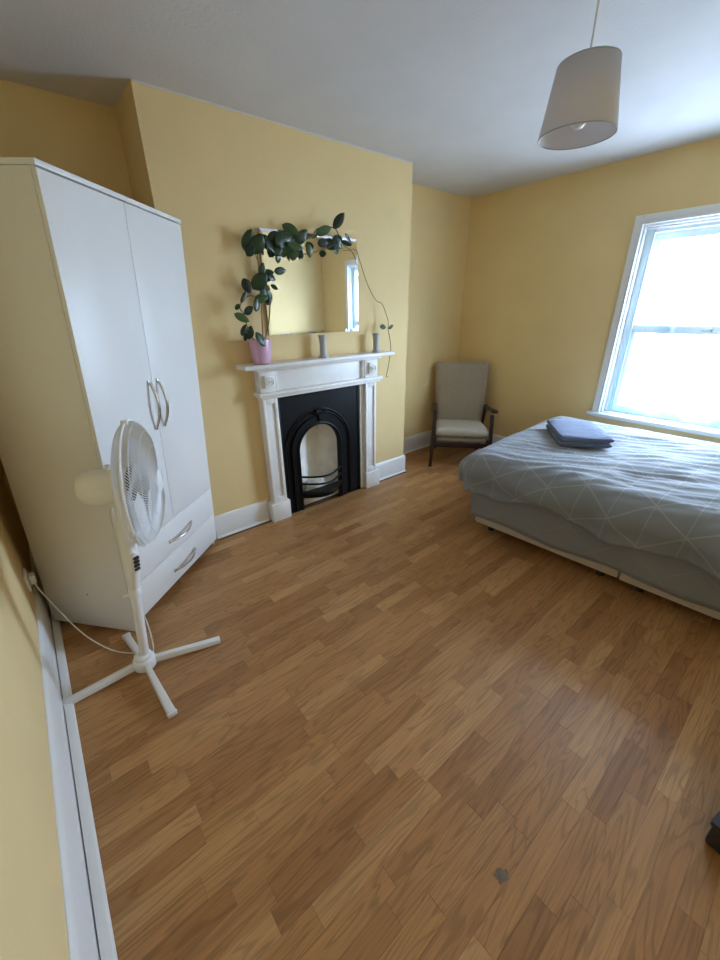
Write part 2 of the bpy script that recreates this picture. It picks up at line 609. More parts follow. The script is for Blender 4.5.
order = sorted(strips, key=strip_size, reverse=True)
unit = MB().box(-0.5, 0.5, -0.5, 0.5, -1, 0).mesh('laminate_strip', M_floor, smooth=0)
GAP = 0.0003
for s in order[:300]:
    o = bpy.data.objects.new('plank', unit)
    COL.objects.link(o)
    o.parent = floor
    o.location = ((s[0] + s[1]) / 2, (s[2] + s[3]) / 2, rng.uniform(-0.0005, 0))
    o.scale = (s[1] - s[0] - 2 * GAP, s[3] - s[2] - 2 * GAP, 0.012)
mb = MB()
for s in order[300:]:
    mb.box(s[0] + GAP, s[1] - GAP, s[2] + GAP, s[3] - GAP, -0.0115, rng.uniform(-0.0005, 0))
tag(mb.build('plank_field', M_floor, floor, smooth=0), kind='stuff')
# grey worn mark in the floor
pts = []
for k in range(22):
    a = 2 * PI * k / 22
    r = 0.019 * (1 + 0.9 * noise.noise(Vector((math.cos(a) * 1.3, math.sin(a) * 1.3, 5.0))) + rng.uniform(-0.12, 0.12))
    pts.append((0.661 + r * 1.15 * math.cos(a), 0.192 + r * 0.8 * math.sin(a)))
MB().prism(pts, 0.0002, 0.0009, axis='Z').build('stain', M_stain, floor, smooth=0)['label'] = 'small grey worn mark on the floor'

# ------------------------------------------------------------------ skirting
def skirting(name, p0, p1, side, h, label, th=0.016):
    """board from p0 to p1 (xy), standing off to `side` (unit normal into the room), moulded top"""
    p0, p1, nrm = Vector((*p0, 0)), Vector((*p1, 0)), Vector((*side, 0))
    prof = [(0, 0), (th, 0), (th, h - 0.022), (th * 0.75, h - 0.014), (th * 0.5, h - 0.004), (0.003, h), (0, h)]
    mb = MB()
    A = [mb.bm.verts.new(p0 + nrm * a + Vector((0, 0, z))) for a, z in prof]
    B = [mb.bm.verts.new(p1 + nrm * a + Vector((0, 0, z))) for a, z in prof]
    k = len(prof)
    mb.bm.faces.new(A); mb.bm.faces.new(list(reversed(B)))
    for i in range(k):
        mb.bm.faces.new((A[i], A[(i + 1) % k], B[(i + 1) % k], B[i]))
    o = mb.build(name, M_trim, smooth=30)
    tag(o, label, kind='structure')
    # scotia strip at the foot
    mb = MB()
    g0, g1 = 0.001, 0.0
    pr2 = [(th + g0, 0.0005), (th + 0.014, 0.0005), (th + 0.012, 0.006), (th + 0.006, 0.012), (th + g0, 0.013)]
    if name == 'baseboard_left':
        pr2 = [(th + 0.004, 0.0005), (th + 0.034, 0.0005), (th + 0.034, 0.006), (th + 0.028, 0.013), (th + 0.012, 0.018), (th + 0.004, 0.018)]
    A = [mb.bm.verts.new(p0 + nrm * a + Vector((0, 0, z))) for a, z in pr2]
    B = [mb.bm.verts.new(p1 + nrm * a + Vector((0, 0, z))) for a, z in pr2]
    k = len(pr2)
    mb.bm.faces.new(A); mb.bm.faces.new(list(reversed(B)))
    for i in range(k):
        mb.bm.faces.new((A[i], A[(i + 1) % k], B[(i + 1) % k], B[i]))
    mb.build('floor_beading', M_trim, o, smooth=30)
    return o


skirting('baseboard_left', (XN, YK), (XN, YA), (1, 0), 0.215, 'tall white skirting board on the wall beside the fan')
skirting('baseboard_front_1', (XL, YB), (1.145, YB), (0, -1), 0.17, 'white skirting board between wardrobe and fireplace')
skirting('baseboard_front_2', (2.245, YB), (XR + 0.016, YB), (0, -1), 0.17, 'short white skirting board right of the fireplace')
skirting('baseboard_breast', (XR, YB), (XR, YA), (1, 0), 0.17, 'white skirting board on the side of the chimney breast')
skirting('baseboard_alcove', (XR + 0.017, YA), (XW, YA), (0, -1), 0.18, 'white skirting board in the alcove behind the armchair')
skirting('baseboard_right', (XW, YK), (XW, YA - 0.017), (-1, 0), 0.18, 'white skirting board under the window')

# ------------------------------------------------------------------ window
win = empty('window_1', Matrix.Translation((XW, 0, 0)))
tag(win, 'white sash window with wide moulded frame above the bed', kind='structure')


def wbox(name, x0, x1, y0, y1, z0, z1, mat=None, bev=0.003, parent=None):
    return MB().box(x0, x1, y0, y1, z0, z1, bev).build(name, mat or M_sill, parent or win)


CW = 0.062
wbox('casing', -0.022, 0.0, WY1, WY1 + CW, WZ0 - 0.02, WZ1 + CW)
wbox('casing', -0.022, 0.0, WY0 - CW, WY0, WZ0 - 0.02, WZ1 + CW)
wbox('casing', -0.022, 0.0, WY0, WY1, WZ1, WZ1 + CW)
for (a, b_) in ((WY1, WY1 + 0.012), (WY0 - 0.012, WY0)):
    wbox('casing_bead', -0.030, -0.022, a, b_, WZ0, WZ1, bev=0.002)
wbox('casing_bead', -0.030, -0.022, WY0 - 0.012, WY1 + 0.012, WZ1, WZ1 + 0.012, bev=0.002)
wbox('sill', -0.06, 0.0, WY0 - CW - 0.03, WY1 + CW + 0.03, WZ0 - 0.03, WZ0 - 0.001, bev=0.008)
wbox('sill_board', 0.0, 0.30, WY0, WY1, WZ0 - 0.0005, WZ0 + 0.006, bev=0.002)
wbox('apron', -0.018, 0.0, WY0 - CW, WY1 + CW, WZ0 - 0.045, WZ0 - 0.031, bev=0.002)
# reveals
wbox('jamb', 0.0, 0.26, WY1 - 0.014, WY1, WZ0, WZ1, bev=0.002)
wbox('jamb', 0.0, 0.26, WY0, WY0 + 0.014, WZ0, WZ1, bev=0.002)
wbox('head_lining', 0.0, 0.26, WY0 + 0.014, WY1 - 0.014, WZ1 - 0.014, WZ1, bev=0.002)
# box frame
by0, by1 = WY0 + 0.014, WY1 - 0.014
for nm, a, b_ in (('box_frame', by1 - 0.045, by1), ('box_frame', by0, by0 + 0.045)):
    wbox(nm, 0.045, 0.20, a, b_, WZ0, WZ1 - 0.014)
wbox('box_frame', 0.045, 0.20, by0 + 0.045, by1 - 0.045, WZ1 - 0.055, WZ1 - 0.014)
wbox('parting_bead', 0.045, 0.058, by1 - 0.060, by1 - 0.0455, WZ0, WZ1 - 0.02)
wbox('parting_bead', 0.045, 0.058, by0 + 0.0455, by0 + 0.060, WZ0, WZ1 - 0.02)
sy0, sy1 = by0 + 0.045, by1 - 0.045
ZM = 1.285


def sash(name, x0, z0, z1, bot, top, label):
    t = 0.035
    r = MB().box(x0, x0 + t, sy0, sy1, z0, z0 + bot, 0.003).build(name, M_sill, win)
    r['label'] = label
    MB().box(x0, x0 + t, sy0, sy1, z1 - top, z1, 0.003).build('rail', M_sill, r)
    MB().box(x0, x0 + t, sy0, sy0 + 0.045, z0 + bot, z1 - top, 0.003).build('stile', M_sill, r)
    MB().box(x0, x0 + t, sy1 - 0.045, sy1, z0 + bot, z1 - top, 0.003).build('stile', M_sill, r)
    MB().box(x0 + 0.015, x0 + 0.019, sy0 + 0.045, sy1 - 0.045, z0 + bot, z1 - top).build('pane', M_glass, r, smooth=0)
    return r


sash('lower_sash', 0.060, WZ0, ZM + 0.06, 0.075, 0.06, 'lower sliding sash')
sash('upper_sash', 0.100, ZM, WZ1 - 0.055, 0.06, 0.05, 'upper sliding sash')
MB().box(0.050, 0.060, 0.70, 0.76, ZM + 0.02, ZM + 0.04, 0.004).build('sash_catch', M_chrome, win)

# sheer curtain on a wire
rod = MB().tube([(XW + 0.020, WY0, WZ1 - 0.028), (XW + 0.020, WY1, WZ1 - 0.028)], 0.005, 8).build('curtain_wire', M_trim)
tag(rod, 'thin white curtain wire stretched across the top of the window', 'curtain wire')
mb = MB()
NU, NV = 150, 26
cy0, cy1 = WY0 + 0.025, WY1 - 0.030
grid = []
for j in range(NV + 1):
    v = j / NV
    rowv = []
    for i in range(NU + 1):
        u = i / NU
        # gathers bunch together towards several vertical folds
        ph = u * 17 * 2 * PI + 1.3 * math.sin(u * 9.0)
        amp = 0.007 + 0.006 * v
        dx = amp * math.sin(ph) + 0.004 * v * math.sin(u * 21 + 2 * v) + 0.003 * noise.noise(Vector((u * 12, v * 3, 1)))
        dyy = 0.010 * math.sin(ph * 0.5 + 1.0) * v + 0.03 * v * noise.noise(Vector((u * 4, v * 1.5, 7)))
        yy = cy0 + (cy1 - cy0) * u + dyy
        zz = WZ1 - 0.035 - (WZ1 - 0.035 - WZ0 - 0.02) * v + (0.012 * math.sin(u * 14) if j == NV else 0)
        rowv.append(mb.bm.verts.new((XW + 0.020 + dx, yy, zz)))
    grid.append(rowv)
for j in range(NV):
    for i in range(NU):
        mb.bm.faces.new((grid[j][i], grid[j][i + 1], grid[j + 1][i + 1], grid[j + 1][i]))
cur = mb.build('curtain', M_voile, smooth=80)
tag(cur, 'sheer white voile curtain hanging inside the window', 'curtain')
# hem: doubled cloth along the bottom
mb = MB()
for j in (NV - 2, NV):
    pass
hv = []
for (z0, off) in ((WZ0 + 0.095, 0.004), (WZ0 + 0.022, 0.004)):
    rr = []
    v = 1.0
    for i in range(NU + 1):
        u = i / NU
        ph = u * 17 * 2 * PI + 1.3 * math.sin(u * 9.0)
        dx = 0.013 * math.sin(ph) + 0.004 * math.sin(u * 21 + 2) + 0.003 * noise.noise(Vector((u * 12, 3, 1)))
        dyy = 0.010 * math.sin(ph * 0.5 + 1.0) + 0.03 * noise.noise(Vector((u * 4, 1.5, 7)))
        rr.append(mb.bm.verts.new((XW + 0.020 + dx - off, cy0 + (cy1 - cy0) * u + dyy, z0)))
    hv.append(rr)
for i in range(NU):
    mb.bm.faces.new((hv[0][i], hv[0][i + 1], hv[1][i + 1], hv[1][i]))
mb.build('hem', M_hem, cur, smooth=80)

# ------------------------------------------------------------------ fire surround
sur = empty('fire_surround', Matrix.Translation((1.69, YB, 0)))
tag(sur, 'white painted wooden fire surround with mantel shelf and roundel blocks', 'fire surround')


def sbox(name, x0, x1, y0, y1, z0, z1, bev=0.003, parent=None, mat=None):
    """y given as distance in front of the wall"""
    return MB().box(x0 - 1.69, x1 - 1.69, -y1, -y0, z0, z1, bev).build(name, mat or M_surround, parent or sur)


sh = sbox('mantel_shelf', 1.045, 2.345, 0.001, 0.150, 1.148, 1.175, 0.006)
sbox('shelf_moulding', 1.145, 2.245, 0.001, 0.105, 1.126, 1.148, 0.008)
sbox('frieze', 1.290, 2.055, 0.001, 0.062, 0.985, 1.127, 0.002)
MB().box(1.283 - 1.69, 1.290 - 1.69, -0.082, -0.004, 0.987, 1.126, 0.001).build('frieze_bead', M_surround, sur)
MB().box(2.055 - 1.69, 2.062 - 1.69, -0.082, -0.004, 0.987, 1.126, 0.001).build('frieze_bead', M_surround, sur)
sbox('architrave_moulding', 1.142, 2.258, 0.001, 0.105, 0.958, 0.986, 0.008)
sbox('architrave_moulding', 1.160, 2.240, 0.001, 0.090, 0.940, 0.960, 0.006)
for (xa, xb, pa, pb) in ((1.175, 1.285, 1.148, 1.305), (2.090, 2.205, 2.080, 2.240)):
    pil = empty('pilaster')
    pil.parent = sur
    xc = (xa + xb) / 2

    def pb_(name, x0, x1, y0, y1, z0, z1, bev=0.002, mat=None):
        return MB().box(x0 - 1.69, x1 - 1.69, -y1, -y0, z0, z1, bev).build(name, mat or M_surround, pil)
    pb_('pilaster_core', xa, xb, 0.001, 0.062, 0.15, 0.942)
    # raised border round a sunk panel
    pb_('panel_border', xa, xa + 0.022, 0.062, 0.074, 0.15, 0.94)
    pb_('panel_border', xb - 0.022, xb, 0.062, 0.074, 0.15, 0.94)
    pb_('panel_border', xa + 0.022, xb - 0.022, 0.062, 0.074, 0.905, 0.94)
    pb_('panel_border', xa + 0.022, xb - 0.022, 0.062, 0.074, 0.15, 0.195)
    pb_('plinth_block', pa, pb, 0.001, 0.088, 0.0, 0.150, 0.006)
    # side board visible in the opening
    pb_('corner_block', xa - 0.010, xb + 0.010 if xa < 1.5 else xb + 0.008, 0.001, 0.080, 0.986, 1.127, 0.002)
    blk = pb_('roundel_block', xc - 0.036, xc + 0.036, 0.080, 0.098, 1.015, 1.100, 0.003)
    mb = MB()
    prof = [(0.030, 0.0), (0.030, 0.005), (0.026, 0.007), (0.022, 0.003), (0.017, 0.003), (0.013, 0.008), (0.009, 0.009), (0.007, 0.004), (0.003, 0.007), (0.0008, 0.008)]
    mb.lathe([(r, -h) for r, h in prof], 24, (xc - 1.69, -0.098, 1.0575), axis='Y')
    mb.build('roundel', M_surround, pil)
# slips: boards between pilasters and iron plate
sbox('slip', 1.285, 1.297, 0.001, 0.045, 0.0, 0.942)
sbox('slip', 2.052, 2.090, 0.001, 0.045, 0.0, 0.942)

# cast iron insert
ins = empty('fireplace_insert', Matrix.Translation((1.685, YB, 0)))
tag(ins, 'black cast iron arched fireplace insert with grate', 'fireplace')
IX = 1.685
ICX = 1.635 - IX       # arch centre
HW, SPR = 0.188, 0.490  # half width and springing height of the opening


def arch(hw, spr, n=28, foot=0.0, stretch=1.0):
    p = [(ICX - hw, foot)]
    for k in range(n + 1):
        a = PI - PI * k / n
        p.append((ICX + hw * math.cos(a), spr + hw * stretch * math.sin(a)))
    p.append((ICX + hw, foot))
    return p


# plate with arched hole
x0, x1, zt = 1.297 - IX, 2.052 - IX, 0.94
A = arch(HW + 0.065, SPR, 28)
outer = []
for (px, pz) in A:
    if pz <= SPR + 1e-6:
        outer.append((x0 if px < ICX else x1, pz))
    else:
        # push outward to the rectangle
        dx, dz = px - ICX, pz - SPR
        s = 1e9
        if dx > 1e-6: s = min(s, (x1 - ICX) / dx)
        if dx < -1e-6: s = min(s, (x0 - ICX) / dx)
        if dz > 1e-6: s = min(s, (zt - SPR) / dz)
        outer.append((ICX + dx * s, SPR + dz * s))
mb = MB().band(A, outer, -0.030, -0.004)
for cx in (x0, x1):   # corner fillers
    near = sorted([p for p in outer if abs(p[0] - cx) < 1e-4], key=lambda p: -p[1])[0]
    near2 = sorted([p for p in outer if abs(p[1] - zt) < 1e-4], key=lambda p: abs(p[0] - cx))[0]
    mb.prism([near, (cx, zt), near2], -0.030, -0.004)
mb.build('iron_plate', M_iron, ins, smooth=0)
MB().box(x0, x0 + 0.02, -0.036, -0.030, 0, zt, 0.002).build('plate_edge', M_iron, ins)
MB().box(x1 - 0.02, x1, -0.036, -0.030, 0, zt, 0.002).build('plate_edge', M_iron, ins)
MB().box(x0 + 0.02, x1 - 0.02, -0.036, -0.030, zt - 0.02, zt, 0.002).build('plate_edge', M_iron, ins)
# moulded arch rings
mb = MB()
for rr, dep, wd in ((0.118, 0.013, 0.010), (0.098, 0.007, 0.006)):
    pts = [(p[0], -0.032, p[1]) for p in arch(HW + rr, SPR, 28, 0.01)]
    mb.tube(pts, wd, 6)
mb.build('arch_moulding', M_iron, ins)
mb = MB().band(arch(HW, SPR, 28), arch(HW + 0.068, SPR, 28), -0.046, -0.012)
mb.build('arch_frame', M_iron, ins)
mb = MB()
mb.tube([(p[0], -0.046, p[1]) for p in arch(HW + 0.012, SPR, 28, 0.0)], 0.011, 6)
mb.build('arch_lip', M_iron, ins)
# keystone ornament: small shell of petals
orn = MB()
for k in range(5):
    a = math.radians(90 + (k - 2) * 32)
    cx, cz = ICX, SPR + HW + 0.085
    pts = [(cx + math.cos(a) * t * 0.05, -0.046 - 0.012 * math.sin(t * PI), cz + math.sin(a) * t * 0.05) for t in (0, 0.35, 0.7, 1.0)]
    orn.tube(pts, [0.004, 0.010, 0.010, 0.004], 6)
orn.tube([(ICX, -0.046, SPR + HW + 0.085), (ICX, -0.052, SPR + HW + 0.05), (ICX, -0.048, SPR + HW + 0.02)], [0.012, 0.009, 0.004], 6)
orn.build('keystone_ornament', M_iron, ins)
# beaded line on arch
mb = MB()
for k in range(1, 26):
    a = PI * k / 26
    mb.box(ICX + (HW + 0.108) * math.cos(a) - 0.004, ICX + (HW + 0.108) * math.cos(a) + 0.004, -0.044, -0.036,
           SPR + (HW + 0.108) * math.sin(a) - 0.004, SPR + (HW + 0.108) * math.sin(a) + 0.004, 0.001, 1)
tag(mb.build('bead_row', M_iron, ins), kind='stuff')
# whitewashed fireback: splayed cheeks and back in one sheet
mb = MB()
cols = [(ICX - 0.255, -0.008), (ICX - 0.02, 0.13), (ICX + 0.10, 0.13), (ICX + 0.255, -0.008)]
lo = [mb.bm.verts.new((a, b_, 0.0)) for a, b_ in cols]
mi = [mb.bm.verts.new((a, b_, 0.5)) for a, b_ in cols]
hi = [mb.bm.verts.new((a * 0.9, b_ * (0.62 if b_ > 0 else 1), 0.80)) for a, b_ in cols]
for R1, R2 in ((lo, mi), (mi, hi)):
    for k in range(3):
        mb.bm.faces.new((R1[k], R1[k + 1], R2[k + 1], R2[k]))
mb.bm.faces.new(hi)
fb = mb.build('fireback', M_fireback, ins, smooth=0)
sm = fb.modifiers.new('thick', 'SOLIDIFY'); sm.thickness = 0.012; sm.offset = 1
MB().prism([(ICX - 0.22, 0.005), (ICX + 0.22, 0.005), (ICX + 0.10, 0.12), (ICX - 0.03, 0.12)], 0.001, 0.075, axis='Z', bev=0.006).build('hearth_bed', M_fireback, ins)
mb = MB()
mb.lathe([(0.085, 0), (0.083, 0.05), (0.068, 0.10), (0.04, 0.125), (0.008, 0.13)], 18, (ICX - 0.01, 0.035, 0.07))
for v in mb.bm.verts:
    v.co += Vector((0.02, 0.012, 0.02)) * noise.noise(v.co * 14)
    v.co.x = ICX + (v.co.x - ICX) * 1.15
mb.build('ash_heap', M_ash, ins, smooth=60)
# grate: curved bars bowing forward
for (zl, rise, bow, rad) in ((0.285, -0.005, 0.085, 0.0085), (0.225, -0.005, 0.095, 0.0085), (0.150, 0.0, 0.105, 0.012)):
    pts = []
    for k in range(15):
        t = k / 14
        pts.append((ICX - HW - 0.012 + (2 * HW + 0.03) * t, -0.035 - bow * math.sin(t * PI), zl + rise * t - 0.012 * math.sin(t * PI)))
    MB().tube(pts, rad, 8).build('grate_bar', M_iron, ins)
for t in (0.90,):
    xx = ICX - HW - 0.012 + (2 * HW + 0.03) * t
    yy = -0.035 - 0.092 * math.sin(t * PI)
    MB().tube([(xx, yy, 0.14), (xx, yy, 0.08), (xx, yy + 0.01, 0.002)], 0.008, 8).build('grate_leg', M_iron, ins)
# bottom grille of the basket
mb = MB()
pts = [(ICX - HW, -0.03)] + [(ICX - HW + 2 * HW * k / 12, -0.035 - 0.098 * math.sin(PI * k / 12)) for k in range(13)] + [(ICX + HW, -0.03)]
mb.prism(pts, 0.095, 0.145, axis='Z', bev=0.004)
mb.build('grate_base', M_iron, ins)

# ------------------------------------------------------------------ mirror on the chimney breast
mir = empty('wall_mirror', Matrix.Translation((1.685, YB - 0.001, 1.34)))
tag(mir, 'frameless rectangular wall mirror hanging above the mantel shelf', 'mirror')
mw, mh = 0.765, 0.612
MB().box(-mw / 2 + 0.004, mw / 2 - 0.004, -0.012, 0.0, 0.004, mh - 0.004).build('backing_board', M_backing, mir)
mb = MB()
bvl = 0.016
o4 = [(-mw / 2, 0), (mw / 2, 0), (mw / 2, mh), (-mw / 2, mh)]
i4 = [(-mw / 2 + bvl, bvl), (mw / 2 - bvl, bvl), (mw / 2 - bvl, mh - bvl), (-mw / 2 + bvl, mh - bvl)]
vb = [mb.bm.verts.new((a, -0.012, c)) for a, c in o4]
vo = [mb.bm.verts.new((a, -0.016, c)) for a, c in o4]
vi = [mb.bm.verts.new((a, -0.0175, c)) for a, c in i4]
mb.bm.faces.new(vi)
mb.bm.faces.new(list(reversed(vb)))
for k in range(4):
    mb.bm.faces.new((vo[k], vo[(k + 1) % 4], vi[(k + 1) % 4], vi[k]))
    mb.bm.faces.new((vb[k], vb[(k + 1) % 4], vo[(k + 1) % 4], vo[k]))
mb.build('mirror_glass', M_mirror, mir, smooth=0)

# ------------------------------------------------------------------ plant and vases on the mantel
ZS = 1.1755
pot = empty('potted_vine', Matrix.Translation((1.198, 2.452, ZS)))
tag(pot, 'trailing vine with dark glossy leaves in a pink pot on the mantel', 'plant')
PO = Vector((1.198, 2.452, ZS))
mb = MB()
mb.lathe([(0.046, 0.0), (0.056, 0.006), (0.063, 0.05), (0.068, 0.10), (0.070, 0.150), (0.066, 0.152), (0.062, 0.146), (0.060, 0.125), (0.0, 0.125)][:-1], 36)
mb.build('pot', M_pot, pot)
MB().lathe([(0.0605, 0.120), (0.058, 0.130), (0.03, 0.136), (0.004, 0.137)], 24).build('soil', M_soil, pot)
MB().tube([Vector((1.232, 2.475, ZS + 0.08)) - PO, Vector((1.262, 2.492, 1.60)) - PO, Vector((1.272, 2.497, 1.84)) - PO], 0.005, 8).build('support_cane', M_cane, pot)
stems = [
    ([(1.215, 2.45, 1.31), (1.25, 2.46, 1.345), (1.284, 2.46, 1.438), (1.305, 2.465, 1.555), (1.291, 2.47, 1.667), (1.276, 2.475, 1.765), (1.282, 2.475, 1.83), (1.31, 2.47, 1.874), (1.367, 2.47, 1.899), (1.492, 2.47, 1.898), (1.643, 2.48, 1.921), (1.71, 2.49, 1.977), (1.766, 2.49, 1.988), (1.848, 2.48, 1.995), (1.886, 2.475, 1.941)], 0.0042),
    ([(1.884, 2.475, 1.94), (1.926, 2.475, 1.895), (1.969, 2.475, 1.88), (2.033, 2.48, 1.878), (2.078, 2.49, 1.806), (2.154, 2.495, 1.658), (2.236, 2.495, 1.556), (2.289, 2.48, 1.527), (2.323, 2.465, 1.447), (2.329, 2.45, 1.395), (2.322, 2.440, 1.336), (2.352, 2.440, 1.221), (2.362, 2.46, 1.12), (2.350, 2.47, 1.02), (2.335, 2.47, 0.966), (2.352, 2.47, 0.962)], 0.0026),
    ([(1.50, 2.475, 1.86), (1.53, 2.475, 1.835), (1.59, 2.475, 1.827), (1.677, 2.475, 1.844), (1.784, 2.475, 1.874), (1.853, 2.475, 1.92)], 0.0024),
    ([(1.175, 2.45, 1.31), (1.145, 2.445, 1.345), (1.124, 2.45, 1.408), (1.120, 2.45, 1.465), (1.093, 2.45, 1.51), (1.119, 2.45, 1.554), (1.167, 2.455, 1.577), (1.219, 2.46, 1.575), (1.265, 2.465, 1.611), (1.285, 2.468, 1.66)], 0.0034),
    ([(1.064, 2.43, 1.53), (1.085, 2.44, 1.522), (1.093, 2.45, 1.512)], 0.002),
    ([(1.19, 2.45, 1.30), (1.19, 2.43, 1.35), (1.16, 2.42, 1.35)], 0.002),
    ([(1.20, 2.455, 1.90), (1.24, 2.465, 1.80), (1.275, 2.47, 1.72)], 0.002),
]
for pts, r in stems:
    MB().tube([Vector(p) - PO for p in smooth_path(pts, 5)], r, 6).build('stem', M_stem, pot)
# leaf blank: unit length along X, unit width along Z, cupped, faces -Y
mb = MB()
nl, nw = 8, 4
gv = {}
for side in (0, 1):
    for i in range(nl + 1):
        u = i / nl
        hw = 0.5 * (math.sin(PI * (u ** 0.9)) ** 0.62) if 0 < i < nl else 0.03
        for j in range(nw + 1):
            v = (j / nw - 0.5) * 2
            yy = 0.10 * v * v + 0.16 * (u - 0.5) ** 2 - 0.02 + (0.02 if side else 0.0)
            gv[side, i, j] = mb.bm.verts.new((u - 0.5, yy, v * hw))
for side in (0, 1):
    for i in range(nl):
        for j in range(nw):
            f = (gv[side, i, j], gv[side, i + 1, j], gv[side, i + 1, j + 1], gv[side, i, j + 1])
            mb.bm.faces.new(f if side == 0 else tuple(reversed(f)))
for i in range(nl):
    for j, rv in ((0, 0), (nw, 1)):
        f = (gv[0, i, j], gv[1, i, j], gv[1, i + 1, j], gv[0, i + 1, j])
        mb.bm.faces.new(f if not rv else tuple(reversed(f)))
for j in range(nw):
    for i in (0, nl):
        mb.bm.faces.new((gv[0, i, j], gv[0, i, j + 1], gv[1, i, j + 1], gv[1, i, j]))
leaf_dark = mb.mesh('leaf_dark', M_leaf, smooth=60)
leaf_mid = leaf_dark.copy()
leaf_mid.materials.clear()
leaf_mid.materials.append(M_leaf2)
LEAVES = [(1.199, 2.453, 1.87, 0.124, 0.075, 70), (1.247, 2.432, 1.854, 0.122, 0.085, 60), (1.201, 2.444, 1.821, 0.08, 0.055, 51), (1.324, 2.428, 1.859, 0.107, 0.055, -56), (1.424, 2.426, 1.89, 0.143, 0.080, 19), (1.397, 2.465, 1.844, 0.094, 0.065, 61), (1.458, 2.469, 1.843, 0.09, 0.071, -56), (1.468, 2.411, 1.814, 0.075, 0.055, 84), (1.491, 2.452, 1.954, 0.113, 0.062, -25), (1.569, 2.454, 1.918, 0.11, 0.07, 46), (1.483, 2.4, 1.857, 0.108, 0.052, -11), (1.73, 2.437, 1.963, 0.116, 0.058, 22), (1.836, 2.411, 2.027, 0.118, 0.060, 50), (1.609, 2.437, 1.845, 0.085, 0.047, -80), (1.709, 2.425, 1.892, 0.076, 0.054, 4), (1.858, 2.459, 1.913, 0.092, 0.09, -49), (1.818, 2.426, 1.854, 0.055, 0.045, 4), (1.892, 2.409, 1.904, 0.078, 0.034, -18), (1.933, 2.433, 1.933, 0.10, 0.034, -37), (1.538, 2.418, 1.819, 0.06, 0.024, -82), (1.377, 2.423, 1.718, 0.088, 0.045, 6), (1.337, 2.466, 1.686, 0.07, 0.045, -24), (1.249, 2.417, 1.723, 0.07, 0.04, 72), (1.233, 2.429, 1.656, 0.125, 0.09, 42), (1.155, 2.449, 1.631, 0.09, 0.06, -67), (1.303, 2.468, 1.566, 0.1, 0.061, -66), (1.187, 2.409, 1.526, 0.078, 0.052, 76), (1.236, 2.437, 1.565, 0.09, 0.055, 16), (1.114, 2.42, 1.57, 0.08, 0.028, 55), (1.06, 2.408, 1.516, 0.042, 0.028, 52), (1.135, 2.42, 1.496, 0.07, 0.048, 37), (1.079, 2.406, 1.458, 0.095, 0.048, -30), (1.135, 2.442, 1.37, 0.085, 0.05, 71), (1.085, 2.414, 1.387, 0.075, 0.036, 61), (1.105, 2.439, 1.351, 0.066, 0.03, 77), (1.173, 2.375, 1.331, 0.10, 0.062, -62), (2.262, 2.435, 1.362, 0.060, 0.040, -9), (2.345, 2.43, 1.358, 0.058, 0.036, 20),
          (1.36, 2.44, 1.90, 0.09, 0.06, 30), (1.345, 2.46, 1.63, 0.05, 0.03, -35), (1.265, 2.45, 1.60, 0.09, 0.06, 70)]
MID = {6, 8, 10, 11, 13, 31, 36, 37, 27, 7}
rl = random.Random(8)
for i, (lx, ly, lz, ll, lw, la) in enumerate(LEAVES):
    o = bpy.data.objects.new('leaf', leaf_mid if i in MID else leaf_dark)
    COL.objects.link(o)
    o.parent = pot
    o.matrix_local = (Matrix.Translation(Vector((lx, ly, lz)) - PO) @ Matrix.Rotation(math.radians(rl.uniform(-22, 22)), 4, 'Z')
                      @ Matrix.Rotation(math.radians(rl.uniform(-20, 20)), 4, 'X') @ Matrix.Rotation(-math.radians(la), 4, 'Y')
                      @ Matrix.Diagonal((ll, 0.5 * (ll + lw) * 0.7, lw, 1)))

vprof = [(0.034, 0.0), (0.034, 0.008), (0.028, 0.014), (0.025, 0.022), (0.025, 0.04), (0.0235, 0.075), (0.0245, 0.105), (0.028, 0.130), (0.031, 0.143), (0.031, 0.150), (0.026, 0.150), (0.020, 0.125), (0.010, 0.118)]
v1 = MB().lathe([(r, h * 1.02) for r, h in vprof], 28).build('candlestick_vase', M_vase)
v1.location = (1.690, 2.455, ZS)
tag(v1, 'grey waisted vase in the middle of the mantel, under the mirror', 'vase', 'grey vases on the mantel shelf')
v2 = v1.copy()
COL.objects.link(v2)
v2.location = (2.198, 2.450, ZS)
v2.scale = (0.95, 0.95, 0.93)
tag(v2, 'grey waisted vase at the right end of the mantel, beside the hanging vine tip', 'vase', 'grey vases on the mantel shelf')

# ------------------------------------------------------------------ wardrobe, set across the corner and leaning on the breast
wX = Vector((0.7408, 0.671, -0.031)); wZ = Vector((0.056, -0.0158, 0.9983))
wY = wZ.cross(wX).normalized(); wX = wY.cross(wZ).normalized(); wZ.normalize()
WM = Matrix(((wX.x, wY.x, wZ.x, 0.088), (wX.y, wY.y, wZ.y, 1.890), (wX.z, wY.z, wZ.z, 0.003), (0, 0, 0, 1)))
wd = empty('wardrobe', WM)
tag(wd, 'tall white two-door wardrobe with two drawers, set across the corner behind the fan', 'wardrobe')
WW, WD, WH = 0.832, 0.49, 1.955


def wpart(name, x0, x1, y0, y1, z0, z1, mat=None, bev=0.0015, parent=None, floor_cut=False):
    mb = MB().box(x0, x1, y0, y1, z0, z1, bev)
    if floor_cut:     # side panel feet are cut to meet the floor
        for v in mb.bm.verts:
            if v.co.z < 0.1:
                wz = (WM @ v.co).z
                v.co.z += (0.001 - wz) if wz < 0.001 else 0.0
    return mb.build(name, mat or M_ward, parent or wd)


